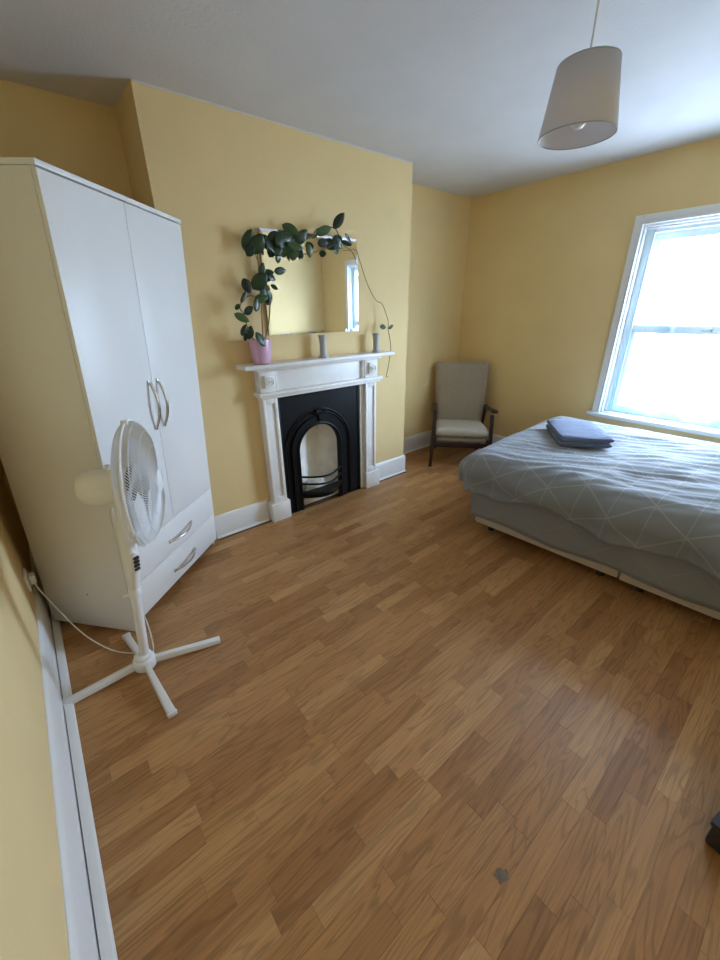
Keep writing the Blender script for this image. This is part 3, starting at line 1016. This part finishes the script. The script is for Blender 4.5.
wpart('side_panel', 0, 0.018, 0.019, WD, 0, WH - 0.02, M_ward_side, floor_cut=True)
wpart('side_panel', WW - 0.018, WW, 0.019, WD, 0, WH - 0.02, M_ward_side, floor_cut=True)
wpart('top_panel', -0.001, WW + 0.004, -0.002, WD, WH - 0.018, WH)
wpart('back_panel', 0.018, WW - 0.018, WD - 0.008, WD - 0.002, 0.05, WH - 0.02)
wpart('bottom_panel', 0.018, WW - 0.018, 0.021, WD - 0.008, 0.06, 0.078)
wpart('plinth', 0.018, WW - 0.018, 0.08, 0.096, 0.03, 0.06)
wpart('divider_shelf', 0.018, WW - 0.018, 0.021, WD - 0.008, 0.44, 0.456)


def bow_handle(parent, p0, p1, out=0.032):
    """arched flat bar between two fixing points on the front (local coordinates)"""
    p0, p1 = Vector(p0), Vector(p1)
    pts = []
    for k in range(15):
        t = k / 14
        pts.append(p0.lerp(p1, t) + Vector((0, -out * math.sin(PI * t) ** 0.8 - 0.004, 0)))
    rad = [0.0075 - 0.002 * abs(2 * k / 14 - 1) ** 2 + 0.002 * (abs(2 * k / 14 - 1) > 0.9) for k in range(15)]
    mb = MB().tube(pts, rad, 8)
    for p in (p0, p1):
        mb.box(p.x - 0.008, p.x + 0.008, p.y - 0.009, p.y, p.z - 0.008, p.z + 0.008, 0.002)
    return mb.build('handle', M_chrome, parent)


mid = 0.408
d1 = wpart('door', 0.0015, mid - 0.0015, 0.0, 0.018, 0.4505, WH - 0.024)
d2 = wpart('door', mid + 0.0015, WW - 0.001, 0.0, 0.018, 0.4505, WH - 0.024)
for d_, hx in ((d1, 0.378), (d2, 0.446)):
    bow_handle(d_, (hx, -0.0005, 0.972), (hx, -0.0005, 1.198))
for z0, z1, hz in ((0.258, 0.4465, 0.338), (0.062, 0.2545, 0.146)):
    dr = wpart('drawer', 0.0015, WW - 0.001, 0.0, 0.018, z0, z1)
    bow_handle(dr, (0.338, -0.0005, hz - 0.005), (0.552, -0.0005, hz + 0.005))
MB().lathe([(0.004, 0), (0.003, 0.001)], 10, (-0.0008, 0.245, 0.20), axis='X').build('screw_hole', M_black, wd)

# ------------------------------------------------------------------ pedestal fan
FB = Vector((0.06, 1.634, 0))
fan = empty('pedestal_fan', Matrix.Translation(FB))
tag(fan, 'white pedestal fan with round wire grille and cross-shaped foot', 'fan')
lean = Matrix(((1, 0, 0.100, 0), (0, 1, -0.02, 0), (0, 0, 1, 0), (0, 0, 0, 1)))   # worn pole leans a little
# cross foot
fr_ = Vector((0, 0, 0.045))
for (ex, ey) in ((-0.305, 0.018), (0.31, -0.062), (0.022, -0.315), (-0.03, 0.262)):
    d = Vector((ex, ey, 0)); ln = d.length; u = d.normalized(); s_ = Vector((-u.y, u.x, 0))
    pts = []
    for (t, w, zb, zt_) in ((0.03, 0.013, 0.026, 0.058), (ln, 0.019, 0.001, 0.024)):
        c = u * t
        pts.append((c, w, zb, zt_))
    (c0, w0, b0, t0), (c1, w1, b1, t1) = pts
    P8 = [c0 - s_ * w0 + Vector((0, 0, b0)), c0 + s_ * w0 + Vector((0, 0, b0)), c1 - s_ * w1 + Vector((0, 0, b1)), c1 + s_ * w1 + Vector((0, 0, b1)),
          c0 - s_ * w0 * 0.75 + Vector((0, 0, t0)), c0 + s_ * w0 * 0.75 + Vector((0, 0, t0)), c1 - s_ * w1 * 0.75 + Vector((0, 0, t1)), c1 + s_ * w1 * 0.75 + Vector((0, 0, t1))]
    lg = MB().hexa(P8, 0.003).build('leg', M_fan, fan)
    e0 = c1 + u * 0.0; e1 = c1 + u * 0.010
    P8 = [e0 - s_ * w1 * 1.05, e0 + s_ * w1 * 1.05, e1 - s_ * w1 * 0.9, e1 + s_ * w1 * 0.9]
    P8 = [p + Vector((0, 0, 0.0008)) for p in P8] + [p + Vector((0, 0, 0.021)) for p in P8]
    MB().hexa(P8, 0.002).build('end_cap', M_fan, lg)
MB().lathe([(0.042, 0.016), (0.046, 0.022), (0.046, 0.060), (0.040, 0.070), (0.036, 0.072), (0.036, 0.084), (0.028, 0.090), (0.026, 0.092)], 28).build('foot_hub', M_fan, fan)
MB().lathe([(0.020, 0.08), (0.0195, 0.25), (0.019, 0.425)], 24).xf(lean).build('pole', M_fan, fan)
MB().lathe([(0.023, 0.40), (0.025, 0.405), (0.025, 0.432), (0.021, 0.440)], 24).xf(lean).build('height_collar', M_fan, fan)
MB().lathe([(0.008, 0), (0.010, 0.004), (0.010, 0.022), (0.006, 0.026)], 12, (-0.047, 0, 0.418), axis='X').xf(lean).build('clamp_knob', M_fan, fan)
# control column: swelling body facing the grille side
az = math.radians(-72)
RZ = Matrix.Rotation(az, 4, 'Z')
mb = MB()
secs = [(0.435, 0.020, 0.020, 0), (0.47, 0.023, 0.022, 0.003), (0.52, 0.029, 0.027, 0.008), (0.57, 0.033, 0.030, 0.010), (0.62, 0.032, 0.030, 0.004), (0.68, 0.030, 0.028, -0.004), (0.74, 0.028, 0.026, -0.008), (0.80, 0.026, 0.023, -0.010), (0.845, 0.020, 0.019, -0.010)]
rings = []
for (z, rx, ry, ox) in secs:
    rings.append([mb.bm.verts.new((ox + rx * math.cos(2 * PI * k / 20), ry * math.sin(2 * PI * k / 20), z)) for k in range(20)])
for A_, B_ in zip(rings, rings[1:]):
    for k in range(20):
        mb.bm.faces.new((A_[k], A_[(k + 1) % 20], B_[(k + 1) % 20], B_[k]))
mb.bm.faces.new(list(reversed(rings[0]))); mb.bm.faces.new(rings[-1])
body = mb.xf(lean @ RZ).build('control_column', M_fan, fan, smooth=50)
# control plate with four keys, on the front of the column
CP = lean @ RZ
mb = MB()
prof = [(math.cos(2 * PI * k / 24) * 0.017, math.sin(2 * PI * k / 24) * 0.046 + 0.575) for k in range(24)]
mb.prism([(a, b_) for a, b_ in prof], 0.030, 0.0455, axis='X', bev=0.002)
panel = mb.xf(CP).build('control_panel', M_fan, fan)
for k in range(4):
    z = 0.602 - k * 0.017
    MB().box(0.044, 0.056 - 0.001 * k, -0.011, 0.011, z - 0.006, z + 0.006, 0.003).xf(CP).build('button', M_black, panel)

# head: local frame with +X = blowing direction, origin on the pole axis
head_o = lean @ Vector((0, 0, 0.902))
HM = Matrix.Translation(head_o) @ Matrix.Rotation(math.radians(-21), 4, 'Z') @ Matrix.Rotation(math.radians(2), 4, 'Y') @ Matrix.Rotation(math.radians(5), 4, 'X')
mb = MB().lathe([(0.020, -0.128), (0.045, -0.126), (0.062, -0.112), (0.070, -0.085), (0.071, -0.03), (0.069, 0.030), (0.060, 0.040), (0.02, 0.042)], 36, axis='X')
for v in mb.bm.verts:
    v.co.z = v.co.z * 0.92
motor = mb.xf(HM).build('motor_housing', M_fan_motor, fan)
mb = MB().box(-0.05, 0.02, -0.022, 0.022, -0.085, -0.04, 0.006)
mb.xf(HM).build('tilt_bracket', M_fan_motor, fan)
MB().tube([(-0.02, 0, 0.06), (-0.02, 0, 0.085)], [0.007, 0.009], 10).xf(HM).build('oscillation_knob', M_fan, fan)
MB().tube([(0, -0.026, -0.075), (0, 0.026, -0.075)], 0.007, 10).xf(HM).build('tilt_pin', M_black, fan)
# dark slotted disc at the front of the motor
mb = MB().lathe([(0.064, 0.040), (0.066, 0.046), (0.055, 0.050), (0.015, 0.051)], 30, axis='X')
mb.xf(HM).build('motor_vent', M_black, fan)
RIM = 0.068
GR = 0.236


def dome(sign, depth, r_in, wires, name, spiral):
    """radial wires from the rim to the hub, with a few hoops"""
    mb = MB()
    def prof(t):       # t 0 at rim .. 1 at hub
        r = r_in + (GR - r_in) * math.cos(t * PI / 2) ** 0.9
        return r, RIM + sign * depth * math.sin(t * PI / 2)
    nst = 8
    for k in range(wires):
        a0 = 2 * PI * k / wires
        pts = []
        for i in range(nst + 1):
            t = i / nst
            r, h = prof(t)
            a = a0 + spiral * t
            pts.append((h, r * math.cos(a), r * math.sin(a)))
        mb.tube(pts, 0.0016, 3, caps=False)
    for t in (0.2, 0.45, 0.7):
        r, h = prof(t)
        mb.tube([(h, r * math.cos(2 * PI * k / 48), r * math.sin(2 * PI * k / 48)) for k in range(48)], 0.0011, 4, closed=True)
    o = mb.xf(HM).build(name, M_wire, fan, smooth=60)
    return o


fg = dome(1, 0.072, 0.045, 130, 'front_grille', 0.6)
rg = dome(-1, 0.055, 0.060, 130, 'rear_grille', -0.6)
mb = MB().lathe([(0.006, 0.131 + 0.016), (0.030, 0.131 + 0.015), (0.046, 0.131 + 0.010), (0.048, 0.135), (0.046, 0.132), (0.01, 0.132)], 32, axis='X')
mb.xf(HM).build('badge_cap', M_fan, fg)
MB().tube([(RIM, (GR + 0.002) * math.cos(2 * PI * k / 64), (GR + 0.002) * math.sin(2 * PI * k / 64)) for k in range(64)], 0.0052, 8, closed=True).xf(HM).build('rim_ring', M_fan, fan)
for k in (90, -90, 200):
    a = math.radians(k)
    r0 = GR + 0.002
    MB().box(RIM - 0.010, RIM + 0.012, -0.006, 0.006, r0 - 0.002, r0 + 0.012, 0.002).xf(HM @ Matrix.Rotation(a - PI / 2, 4, 'X')).build('rim_clip', M_fan, fan)
# blades
for k in range(3):
    mb = MB()
    g = []
    for i in range(9):
        t = i / 8
        r = 0.030 + 0.155 * t
        for j in range(7):
            s = j / 6 - 0.5
            wa = 0.75 + 0.55 * math.sin(PI * min(1, t * 0.9))
            if t > 0.8: wa *= 1 - 0.55 * (t - 0.8) / 0.2
            a = s * wa + 0.25 * t
            h = 0.070 - 0.042 * s * (1.15 - 0.4 * t)
            g.append(mb.bm.verts.new((h, r * math.cos(a), r * math.sin(a))))
    for i in range(8):
        for j in range(6):
            mb.bm.faces.new((g[i * 7 + j], g[i * 7 + j + 1], g[(i + 1) * 7 + j + 1], g[(i + 1) * 7 + j]))
    ob = mb.xf(HM @ Matrix.Rotation(2 * PI * k / 3 + 0.5, 4, 'X')).build('blade', M_blade, fan, smooth=80)
    sm = ob.modifiers.new('thick', 'SOLIDIFY'); sm.thickness = 0.002
MB().lathe([(0.036, 0.052), (0.036, 0.092), (0.028, 0.103), (0.01, 0.107)], 24, axis='X').xf(HM).build('blade_hub', M_blade, fan)
# power cable from the column foot to the wall
cab = smooth_path([(0.105, 1.70, 0.30), (0.115, 1.675, 0.20), (0.112, 1.672, 0.08), (0.10, 1.69, 0.02), (0.07, 1.735, 0.005), (0.02, 1.775, 0.004), (-0.035, 1.84, 0.004), (-0.085, 1.93, 0.010), (-0.14, 2.02, 0.06), (-0.195, 2.11, 0.17), (-0.235, 2.17, 0.27), (-0.243, 2.18, 0.315)], 6)
MB().tube([p - FB for p in cab], 0.0032, 6).build('power_cable', M_cable, fan)
MB().box(-0.256 - FB.x, -0.232 - FB.x, 2.158 - FB.y, 2.202 - FB.y, 0.315, 0.362, 0.006).build('plug', M_socket, fan)
sk = empty('wall_socket', Matrix.Translation((XN, 2.18, 0.34)))
tag(sk, 'white wall socket on the yellow wall beside the wardrobe', 'socket')
MB().box(0, 0.012, -0.043, 0.043, -0.043, 0.043, 0.003).build('face_plate', M_socket, sk)
MB().box(0.011, 0.016, 0.018, 0.030, 0.010, 0.028, 0.002).build('switch_rocker', M_socket, sk)

# ------------------------------------------------------------------ armchair in the corner
caz = math.radians(41 - 90)     # chair X axis (its sitter's left..right seen from the front)
cX = Vector((math.cos(caz), math.sin(caz), 0)); cYv = Vector((-cX.y, cX.x, 0))   # +Y = towards the back
CO = Vector((3.122, 2.210, 0))
CM = Matrix(((cX.x, cYv.x, 0, CO.x), (cX.y, cYv.y, 0, CO.y), (0, 0, 1, 0), (0, 0, 0, 1)))
ch = empty('armchair', CM)
tag(ch, 'high-backed taupe armchair with dark wooden arms in the corner', 'armchair')
CWD = 0.295
for s in (-1, 1):
    # front leg runs up to the arm, raked outward at the foot
    MB().hexa([(s * CWD - 0.016 - 0.006 * s, -0.014, 0.0), (s * CWD + 0.016 - 0.006 * s, -0.014, 0.0), (s * CWD - 0.016 - 0.006 * s, 0.014, 0), (s * CWD + 0.016 - 0.006 * s, 0.014, 0),
               (s * 0.272 - 0.018, 0.035, 0.535), (s * 0.272 + 0.018, 0.035, 0.535), (s * 0.272 - 0.018, 0.080, 0.535), (s * 0.272 + 0.018, 0.080, 0.535)], 0.004).build('leg', M_darkwood, ch)
    MB().hexa([(s * 0.235 - 0.014, 0.585, 0.0), (s * 0.235 + 0.014, 0.585, 0.0), (s * 0.235 - 0.014, 0.615, 0), (s * 0.235 + 0.014, 0.615, 0),
               (s * 0.262 - 0.016, 0.445, 0.545), (s * 0.262 + 0.016, 0.445, 0.545), (s * 0.262 - 0.016, 0.490, 0.545), (s * 0.262 + 0.016, 0.490, 0.545)], 0.004).build('leg', M_darkwood, ch)
    # arm: paddle shape
    pts = [(s * 0.285 - 0.022, -0.035), (s * 0.285 + 0.022, -0.035), (s * 0.285 + 0.030, 0.02), (s * 0.285 + 0.028, 0.14), (s * 0.275 + 0.022, 0.34), (s * 0.270 + 0.02, 0.50), (s * 0.270 - 0.02, 0.50), (s * 0.275 - 0.022, 0.34), (s * 0.285 - 0.028, 0.14), (s * 0.285 - 0.030, 0.02)]
    arm = MB().prism(pts, 0.535, 0.560, axis='Z', bev=0.006)
    for v in arm.bm.verts:
        v.co.z += 0.035 * max(0, 0.3 - v.co.y) / 0.3 - 0.02 * (v.co.y > 0.3)
    arm.build('arm', M_darkwood, ch)
    MB().box(s * 0.256 - 0.010, s * 0.256 + 0.010, 0.03, 0.56, 0.235, 0.285, 0.004).build('side_rail', M_darkwood, ch)
MB().box(-0.262, 0.262, 0.018, 0.042, 0.205, 0.255, 0.004).build('front_rail', M_darkwood, ch)
MB().box(-0.245, 0.245, 0.545, 0.567, 0.20, 0.25, 0.004).build('back_rail', M_darkwood, ch)


def cushion(name, w0, w1, depth, th, mat, M, parent, rnd=0.035, n=14):
    """soft slab: width w0 (near) to w1 (far), along local Y, thickness in Z, rounded rim, slight crown"""
    mb = MB()
    nx, ny = n, n
    for side in (1, -1):
        g = []
        for j in range(ny + 1):
            for i in range(nx + 1):
                u, v = i / nx * 2 - 1, j / ny * 2 - 1
                u = math.copysign(1 - (1 - abs(u)) ** 1.6, u); v = math.copysign(1 - (1 - abs(v)) ** 1.6, v)
                w = (w0 + (w1 - w0) * (v + 1) / 2) / 2
                # rounded plan corners
                X_, Y_ = u * w, v * depth / 2
                ex, ey = w - abs(X_), depth / 2 - abs(Y_)
                e_ = min(ex, ey)
                if ex < rnd and ey < rnd:
                    e_ = max(0, rnd - math.hypot(rnd - ex, rnd - ey))
                    k = math.hypot(rnd - ex, rnd - ey)
                    if k > rnd:
                        X_ -= math.copysign((rnd - ex) * (1 - rnd / k), X_); Y_ -= math.copysign((rnd - ey) * (1 - rnd / k), Y_)
                        e_ = 0
                q = min(1, e_ / rnd)
                z = th / 2 * (0.35 + 0.65 * math.sqrt(max(0, 1 - (1 - q) ** 2))) * (1 + 0.12 * (1 - u * u) * (1 - v * v))
                g.append(mb.bm.verts.new((X_, Y_, side * z)))
        for j in range(ny):
            for i in range(nx):
                a = j * (nx + 1) + i
                f = (g[a], g[a + 1], g[a + nx + 2], g[a + nx + 1])
                mb.bm.faces.new(f if side == 1 else tuple(reversed(f)))
        if side == 1:
            top = g
        else:
            rim = [i for i in range(nx)] + [j * (nx + 1) + nx for j in range(ny)] + [ny * (nx + 1) + nx - i for i in range(nx)] + [(ny - j) * (nx + 1) for j in range(ny)]
            for k in range(len(rim)):
                a, b2 = rim[k], rim[(k + 1) % len(rim)]
                mb.bm.faces.new((top[a], top[b2], g[b2], g[a]))
    return mb.xf(M).build(name, mat, parent, smooth=50)


seat_tilt = Matrix.Rotation(math.radians(-4), 4, 'X')
cushion('seat_base', 0.50, 0.47, 0.52, 0.062, M_taupe, Matrix.Translation((0, 0.30, 0.262)) @ seat_tilt, ch)
cushion('seat_cushion', 0.515, 0.48, 0.53, 0.090, M_seat, Matrix.Translation((0, 0.285, 0.336)) @ seat_tilt, ch, rnd=0.03)
# back: reclined slab, a little wider at the top
bm_ = Matrix.Translation((0, 0.600, 0.636)) @ Matrix.Rotation(math.radians(77), 4, 'X')
cushion('backrest', 0.495, 0.575, 0.66, 0.095, M_taupe, bm_, ch, rnd=0.04)

# ------------------------------------------------------------------ bed
bx_, by_ = Vector((0.998, 0.06, 0)).normalized(), Vector((0.06, -0.998, 0)).normalized()
BO = Vector((2.225, 1.395, 0))     # foot corner nearest the room
# local: X across the bed towards the window, Y from the foot to the head (mirrored frame is avoided by using -Y)
BMx = Matrix(((bx_.x, -by_.x, 0, BO.x), (bx_.y, -by_.y, 0, BO.y), (0, 0, 1, 0), (0, 0, 0, 1)))
BW, BL = 1.42, 1.86
bed = empty('bed', BMx)
tag(bed, 'double divan bed with beige base under the window', 'bed')
for (y0, y1) in ((-BL / 2 + 0.003, 0.0), (-BL, -BL / 2 - 0.003)):
    dz = 0.0 if y1 == 0 else -0.006
    db = MB().box(0.0 + dz, BW, y0, y1, 0.062, 0.345, 0.010).build('divan_base', M_divan, bed)
    for (cx, cy) in ((0.07, y0 + 0.10), (0.07, y1 - 0.10), (BW - 0.07, y0 + 0.10), (BW - 0.07, y1 - 0.10)):
        MB().lathe([(0.014, 0.001), (0.022, 0.006), (0.022, 0.045), (0.016, 0.055), (0.016, 0.066)], 14, (cx, cy, 0)).build('castor', M_black, db)
MB().box(0.01, BW - 0.01, -BL + 0.01, -0.01, 0.346, 0.535, 0.03, 3).build('mattress', M_mattress, bed)


def drape(name, mat, x0, x1, y0, y1, ztop, over, rad, hem_fn, ripple, wrinkle, nx, ny, sides, matrix, seed=0, puff=0.0):
    """cloth laid over a slab (x0..x1, y0..y1) and hanging down; over = drop; sides = which edges hang (x0,x1,y0,y1)"""
    mb = MB()
    uvl = mb.bm.loops.layers.uv.new('UVMap')
    sx0 = x0 - (over if sides[0] else 0); sx1 = x1 + (over if sides[1] else 0)
    sy0_ = y0 - (over if sides[2] else 0); sy1_ = y1 + (over if sides[3] else 0)
    g = []
    uvs = {}
    for j in range(ny + 1):
        for i in range(nx + 1):
            s = sx0 + (sx1 - sx0) * i / nx
            t = sy0_ + (sy1_ - sy0_) * j / ny
            ds = (x0 - s) if s < x0 else ((s - x1) if s > x1 else 0)
            dt = (y0 - t) if t < y0 else ((t - y1) if t > y1 else 0)
            gx = -1 if s < x0 else 1
            gy = -1 if t < y0 else 1
            D = max(ds, dt)
            cx, cy = min(max(s, x0), x1), min(max(t, y0), y1)
            if D > 0:
                h = math.hypot(ds, dt)
                ux, uy = gx * ds / h, gy * dt / h
                per = (cx + cy) if (ds == 0 or dt == 0) else cx + cy + 0.35 * math.atan2(dt, ds)
                D2 = D * hem_fn(cx, cy, ux, uy)
                ang = D2 / rad
                if ang < PI / 2:
                    out, drop = rad * math.sin(ang), rad * (1 - math.cos(ang))
                else:
                    out, drop = rad, rad + (D2 - rad * PI / 2)
                k = min(1, drop / 0.22)
                out += k * (ripple * (math.sin(per * 13 + seed) * 0.6 + math.sin(per * 29 + 2 * seed) * 0.25 + 0.8 * noise.noise(Vector((per * 5, drop * 4, seed)))))
                out += puff * math.sin(min(1, drop / 0.2) * PI)
                px, py, pz = cx + ux * out, cy + uy * out, ztop - drop
            else:
                px, py, pz = s, t, ztop
            wk = wrinkle * wr_h(px, py, seed) * (1.0 if D == 0 else max(0.25, 1 - D * 4))
            if D > 0:
                h = math.hypot(ds, dt)
                a = min(1, D / (rad * PI / 2))
                px += gx * ds / h * wk * a; py += gy * dt / h * wk * a; pz += wk * (1 - a)
            else:
                pz += wk
            v = mb.bm.verts.new((px, py, pz))
            g.append(v)
            uvs[v] = (s, t)
    for j in range(ny):
        for i in range(nx):
            a = j * (nx + 1) + i
            f = mb.bm.faces.new((g[a], g[a + 1], g[a + nx + 2], g[a + nx + 1]))
            for lp in f.loops:
                lp[uvl].uv = uvs[lp.vert]
    ob = mb.build(name, mat, None, smooth=80)
    ob.matrix_world = matrix
    sm = ob.modifiers.new('thick', 'SOLIDIFY'); sm.thickness = 0.006; sm.offset = -1
    return ob


def wr_h(x, y, seed):
    # long creases running down the bed, fanning slightly, plus broad swells
    a = x * 1.0 + 0.35 * y + 0.10 * noise.noise(Vector((x * 1.5, y * 1.5, seed)))
    b_ = -0.2 * x + y
    r1 = noise.noise(Vector((a * 13, b_ * 2.0, seed + 1)))
    r2 = noise.noise(Vector((a * 24 + 3, b_ * 4.0, seed + 4)))
    r3 = noise.noise(Vector((x * 3, y * 3, seed + 9)))
    ridge = (1 - abs(r1) * 2.2)
    ridge2 = (1 - abs(r2) * 2.2)
    return 0.6 * max(-0.3, ridge) + 0.3 * max(-0.3, ridge2) + 0.8 * r3


sheet = drape('bed_sheet', M_sheet, -0.004, BW + 0.004, -BL + 0.02, 0.004, 0.540, 0.432, 0.03, lambda cx, cy, ux, uy: 1.0 + 0.02 * math.sin(cx * 7 + cy * 9), 0.006, 0.002, 70, 90, (1, 1, 0, 1), BMx, 3)
tag(sheet, 'plain grey sheet hanging over the side of the bed, below the duvet', 'bed sheet')


def hem(cx, cy, ux, uy):
    # cy 0 = foot, negative towards the head: hem hangs lower towards the head and bunches up near the foot corner
    if ux < -0.3 and cy < -0.02:
        d = -cy
        lift = 1.0 - 0.20 * math.exp(-((d - 0.46) / 0.16) ** 2)
        return lift * (1 + 0.04 * math.sin(d * 9))
    return 0.98


duv = drape('duvet', M_duvet, 0.055, BW - 0.11, -BL + 0.02, 0.0, 0.585, 0.335, 0.15, hem, 0.036, 0.021, 150, 170, (1, 1, 0, 1), BMx, 6, puff=0.015)
tag(duv, 'grey duvet with pale lattice lines spread over the bed', 'duvet')

# folded towel on the bed
tm = Matrix.Translation((2.99, 1.12, 0.636)) @ Matrix.Rotation(math.radians(38), 4, 'Z')
tw = empty('folded_towel', tm)
tag(tw, 'folded slate blue towel lying on the duvet near the window', 'towel')
def towel_layer(name, L_, D_, z0, z1, off, seed):
    mb = MB()
    # folded sheet: rounded fold along one long edge, open edge at the other
    nx, ny = 26, 14
    sec = []
    h = (z1 - z0) / 2
    for k in range(9):
        a = PI / 2 + PI * k / 8
        sec.append((-D_ / 2 + h + h * math.cos(a) * 1.3, h * math.sin(a)))
    sec += [(D_ / 2 * f_, -h) for f_ in (-0.4, 0.0, 0.4, 0.8)] + [(D_ / 2, -h * 0.7), (D_ / 2 + 0.003, 0), (D_ / 2, h * 0.7)] + [(D_ / 2 * f_, h) for f_ in (0.8, 0.4, 0.0, -0.4)]
    rings = []
    for i in range(nx + 1):
        u = i / nx
        e_ = min(u, 1 - u) * L_
        q = math.sqrt(max(0.0, 1 - (1 - min(1, e_ / 0.012)) ** 2)) * 0.5 + 0.5
        r = []
        for (y_, z_) in sec:
            x_ = (u - 0.5) * L_
            nz = 0.006 * noise.noise(Vector((x_ * 9, y_ * 9, seed))) + 0.006 * noise.noise(Vector((x_ * 22, y_ * 14, seed + 3)))
            r.append(mb.bm.verts.new((x_ + off[0], y_ + off[1] + 0.008 * noise.noise(Vector((x_ * 6, 0, seed))), (z0 + z1) / 2 + z_ * q + (nz if z_ > 0 else nz * 0.3))))
        rings.append(r)
    n_ = len(sec)
    for A_, B_ in zip(rings, rings[1:]):
        for k in range(n_):
            mb.bm.faces.new((A_[k], A_[(k + 1) % n_], B_[(k + 1) % n_], B_[k]))
    mb.bm.faces.new(list(reversed(rings[0]))); mb.bm.faces.new(rings[-1])
    return mb.build(name, M_towel, tw, smooth=60)


towel_layer('towel_fold', 0.48, 0.32, -0.034, 0.004, (0, 0), 1)
towel_layer('towel_fold', 0.475, 0.315, 0.002, 0.040, (0.002, -0.002), 5)

# ------------------------------------------------------------------ pendant lamp
LX, LY = 1.80, 0.897
lamp = empty('pendant_lamp', Matrix.Translation((LX, LY, 0)))
tag(lamp, 'pendant lamp with tapered grey fabric shade hanging from the ceiling', 'lamp')
MB().lathe([(0.045, ZC - 0.001), (0.045, ZC - 0.012), (0.036, ZC - 0.024), (0.010, ZC - 0.030)], 28).build('ceiling_rose', M_trim, lamp)
MB().tube([(0, 0, ZC - 0.028), (0, 0, 2.232)], 0.0035, 8).build('flex', M_cable, lamp)
MB().lathe([(0.006, 2.24), (0.018, 2.232), (0.020, 2.22), (0.020, 2.195), (0.016, 2.19)], 20).build('lamp_holder', M_trim, lamp)
R0, R1, Z0, Z1 = 0.132, 0.101, 2.072, 2.272
mb = MB()
mb.lathe([(R0, Z0), (R1, Z1)], 64, cap=False)
shd = mb.build('shade', M_shade, lamp, smooth=60)
sm = shd.modifiers.new('thick', 'SOLIDIFY'); sm.thickness = 0.0025; sm.offset = -1
for (r, z) in ((R0 - 0.001, Z0), (R1 - 0.001, Z1)):
    MB().tube([(r * math.cos(2 * PI * k / 64), r * math.sin(2 * PI * k / 64), z) for k in range(64)], 0.0025, 6, closed=True).build('shade_ring', M_vase, shd)
mb = MB()
for k in range(3):
    a = 2 * PI * k / 3
    mb.tube([(0.019 * math.cos(a), 0.019 * math.sin(a), 2.215), (R1 * math.cos(a), R1 * math.sin(a), Z1 - 0.004)], 0.0018, 6)
mb.build('spider_frame', M_trim, lamp)
MB().lathe([(0.013, 2.192), (0.014, 2.178), (0.022, 2.160), (0.029, 2.138), (0.030, 2.120), (0.025, 2.104), (0.014, 2.095), (0.003, 2.092)], 28).build('bulb', M_bulb, lamp)

# ------------------------------------------------------------------ dark box at the right edge
bxm = Matrix.Translation((1.195, -0.150, 0)) @ Matrix.Rotation(math.radians(-10), 4, 'Z')
bb_ = empty('storage_box', bxm)
tag(bb_, 'low black box standing on the floor at the right edge', 'box')
MB().box(0.006, 0.38, -0.26, -0.006, 0.001, 0.085, 0.010).build('box_body', M_black, bb_)
MB().box(0.0, 0.386, -0.266, 0.0, 0.0855, 0.105, 0.006).build('lid', M_black, bb_)
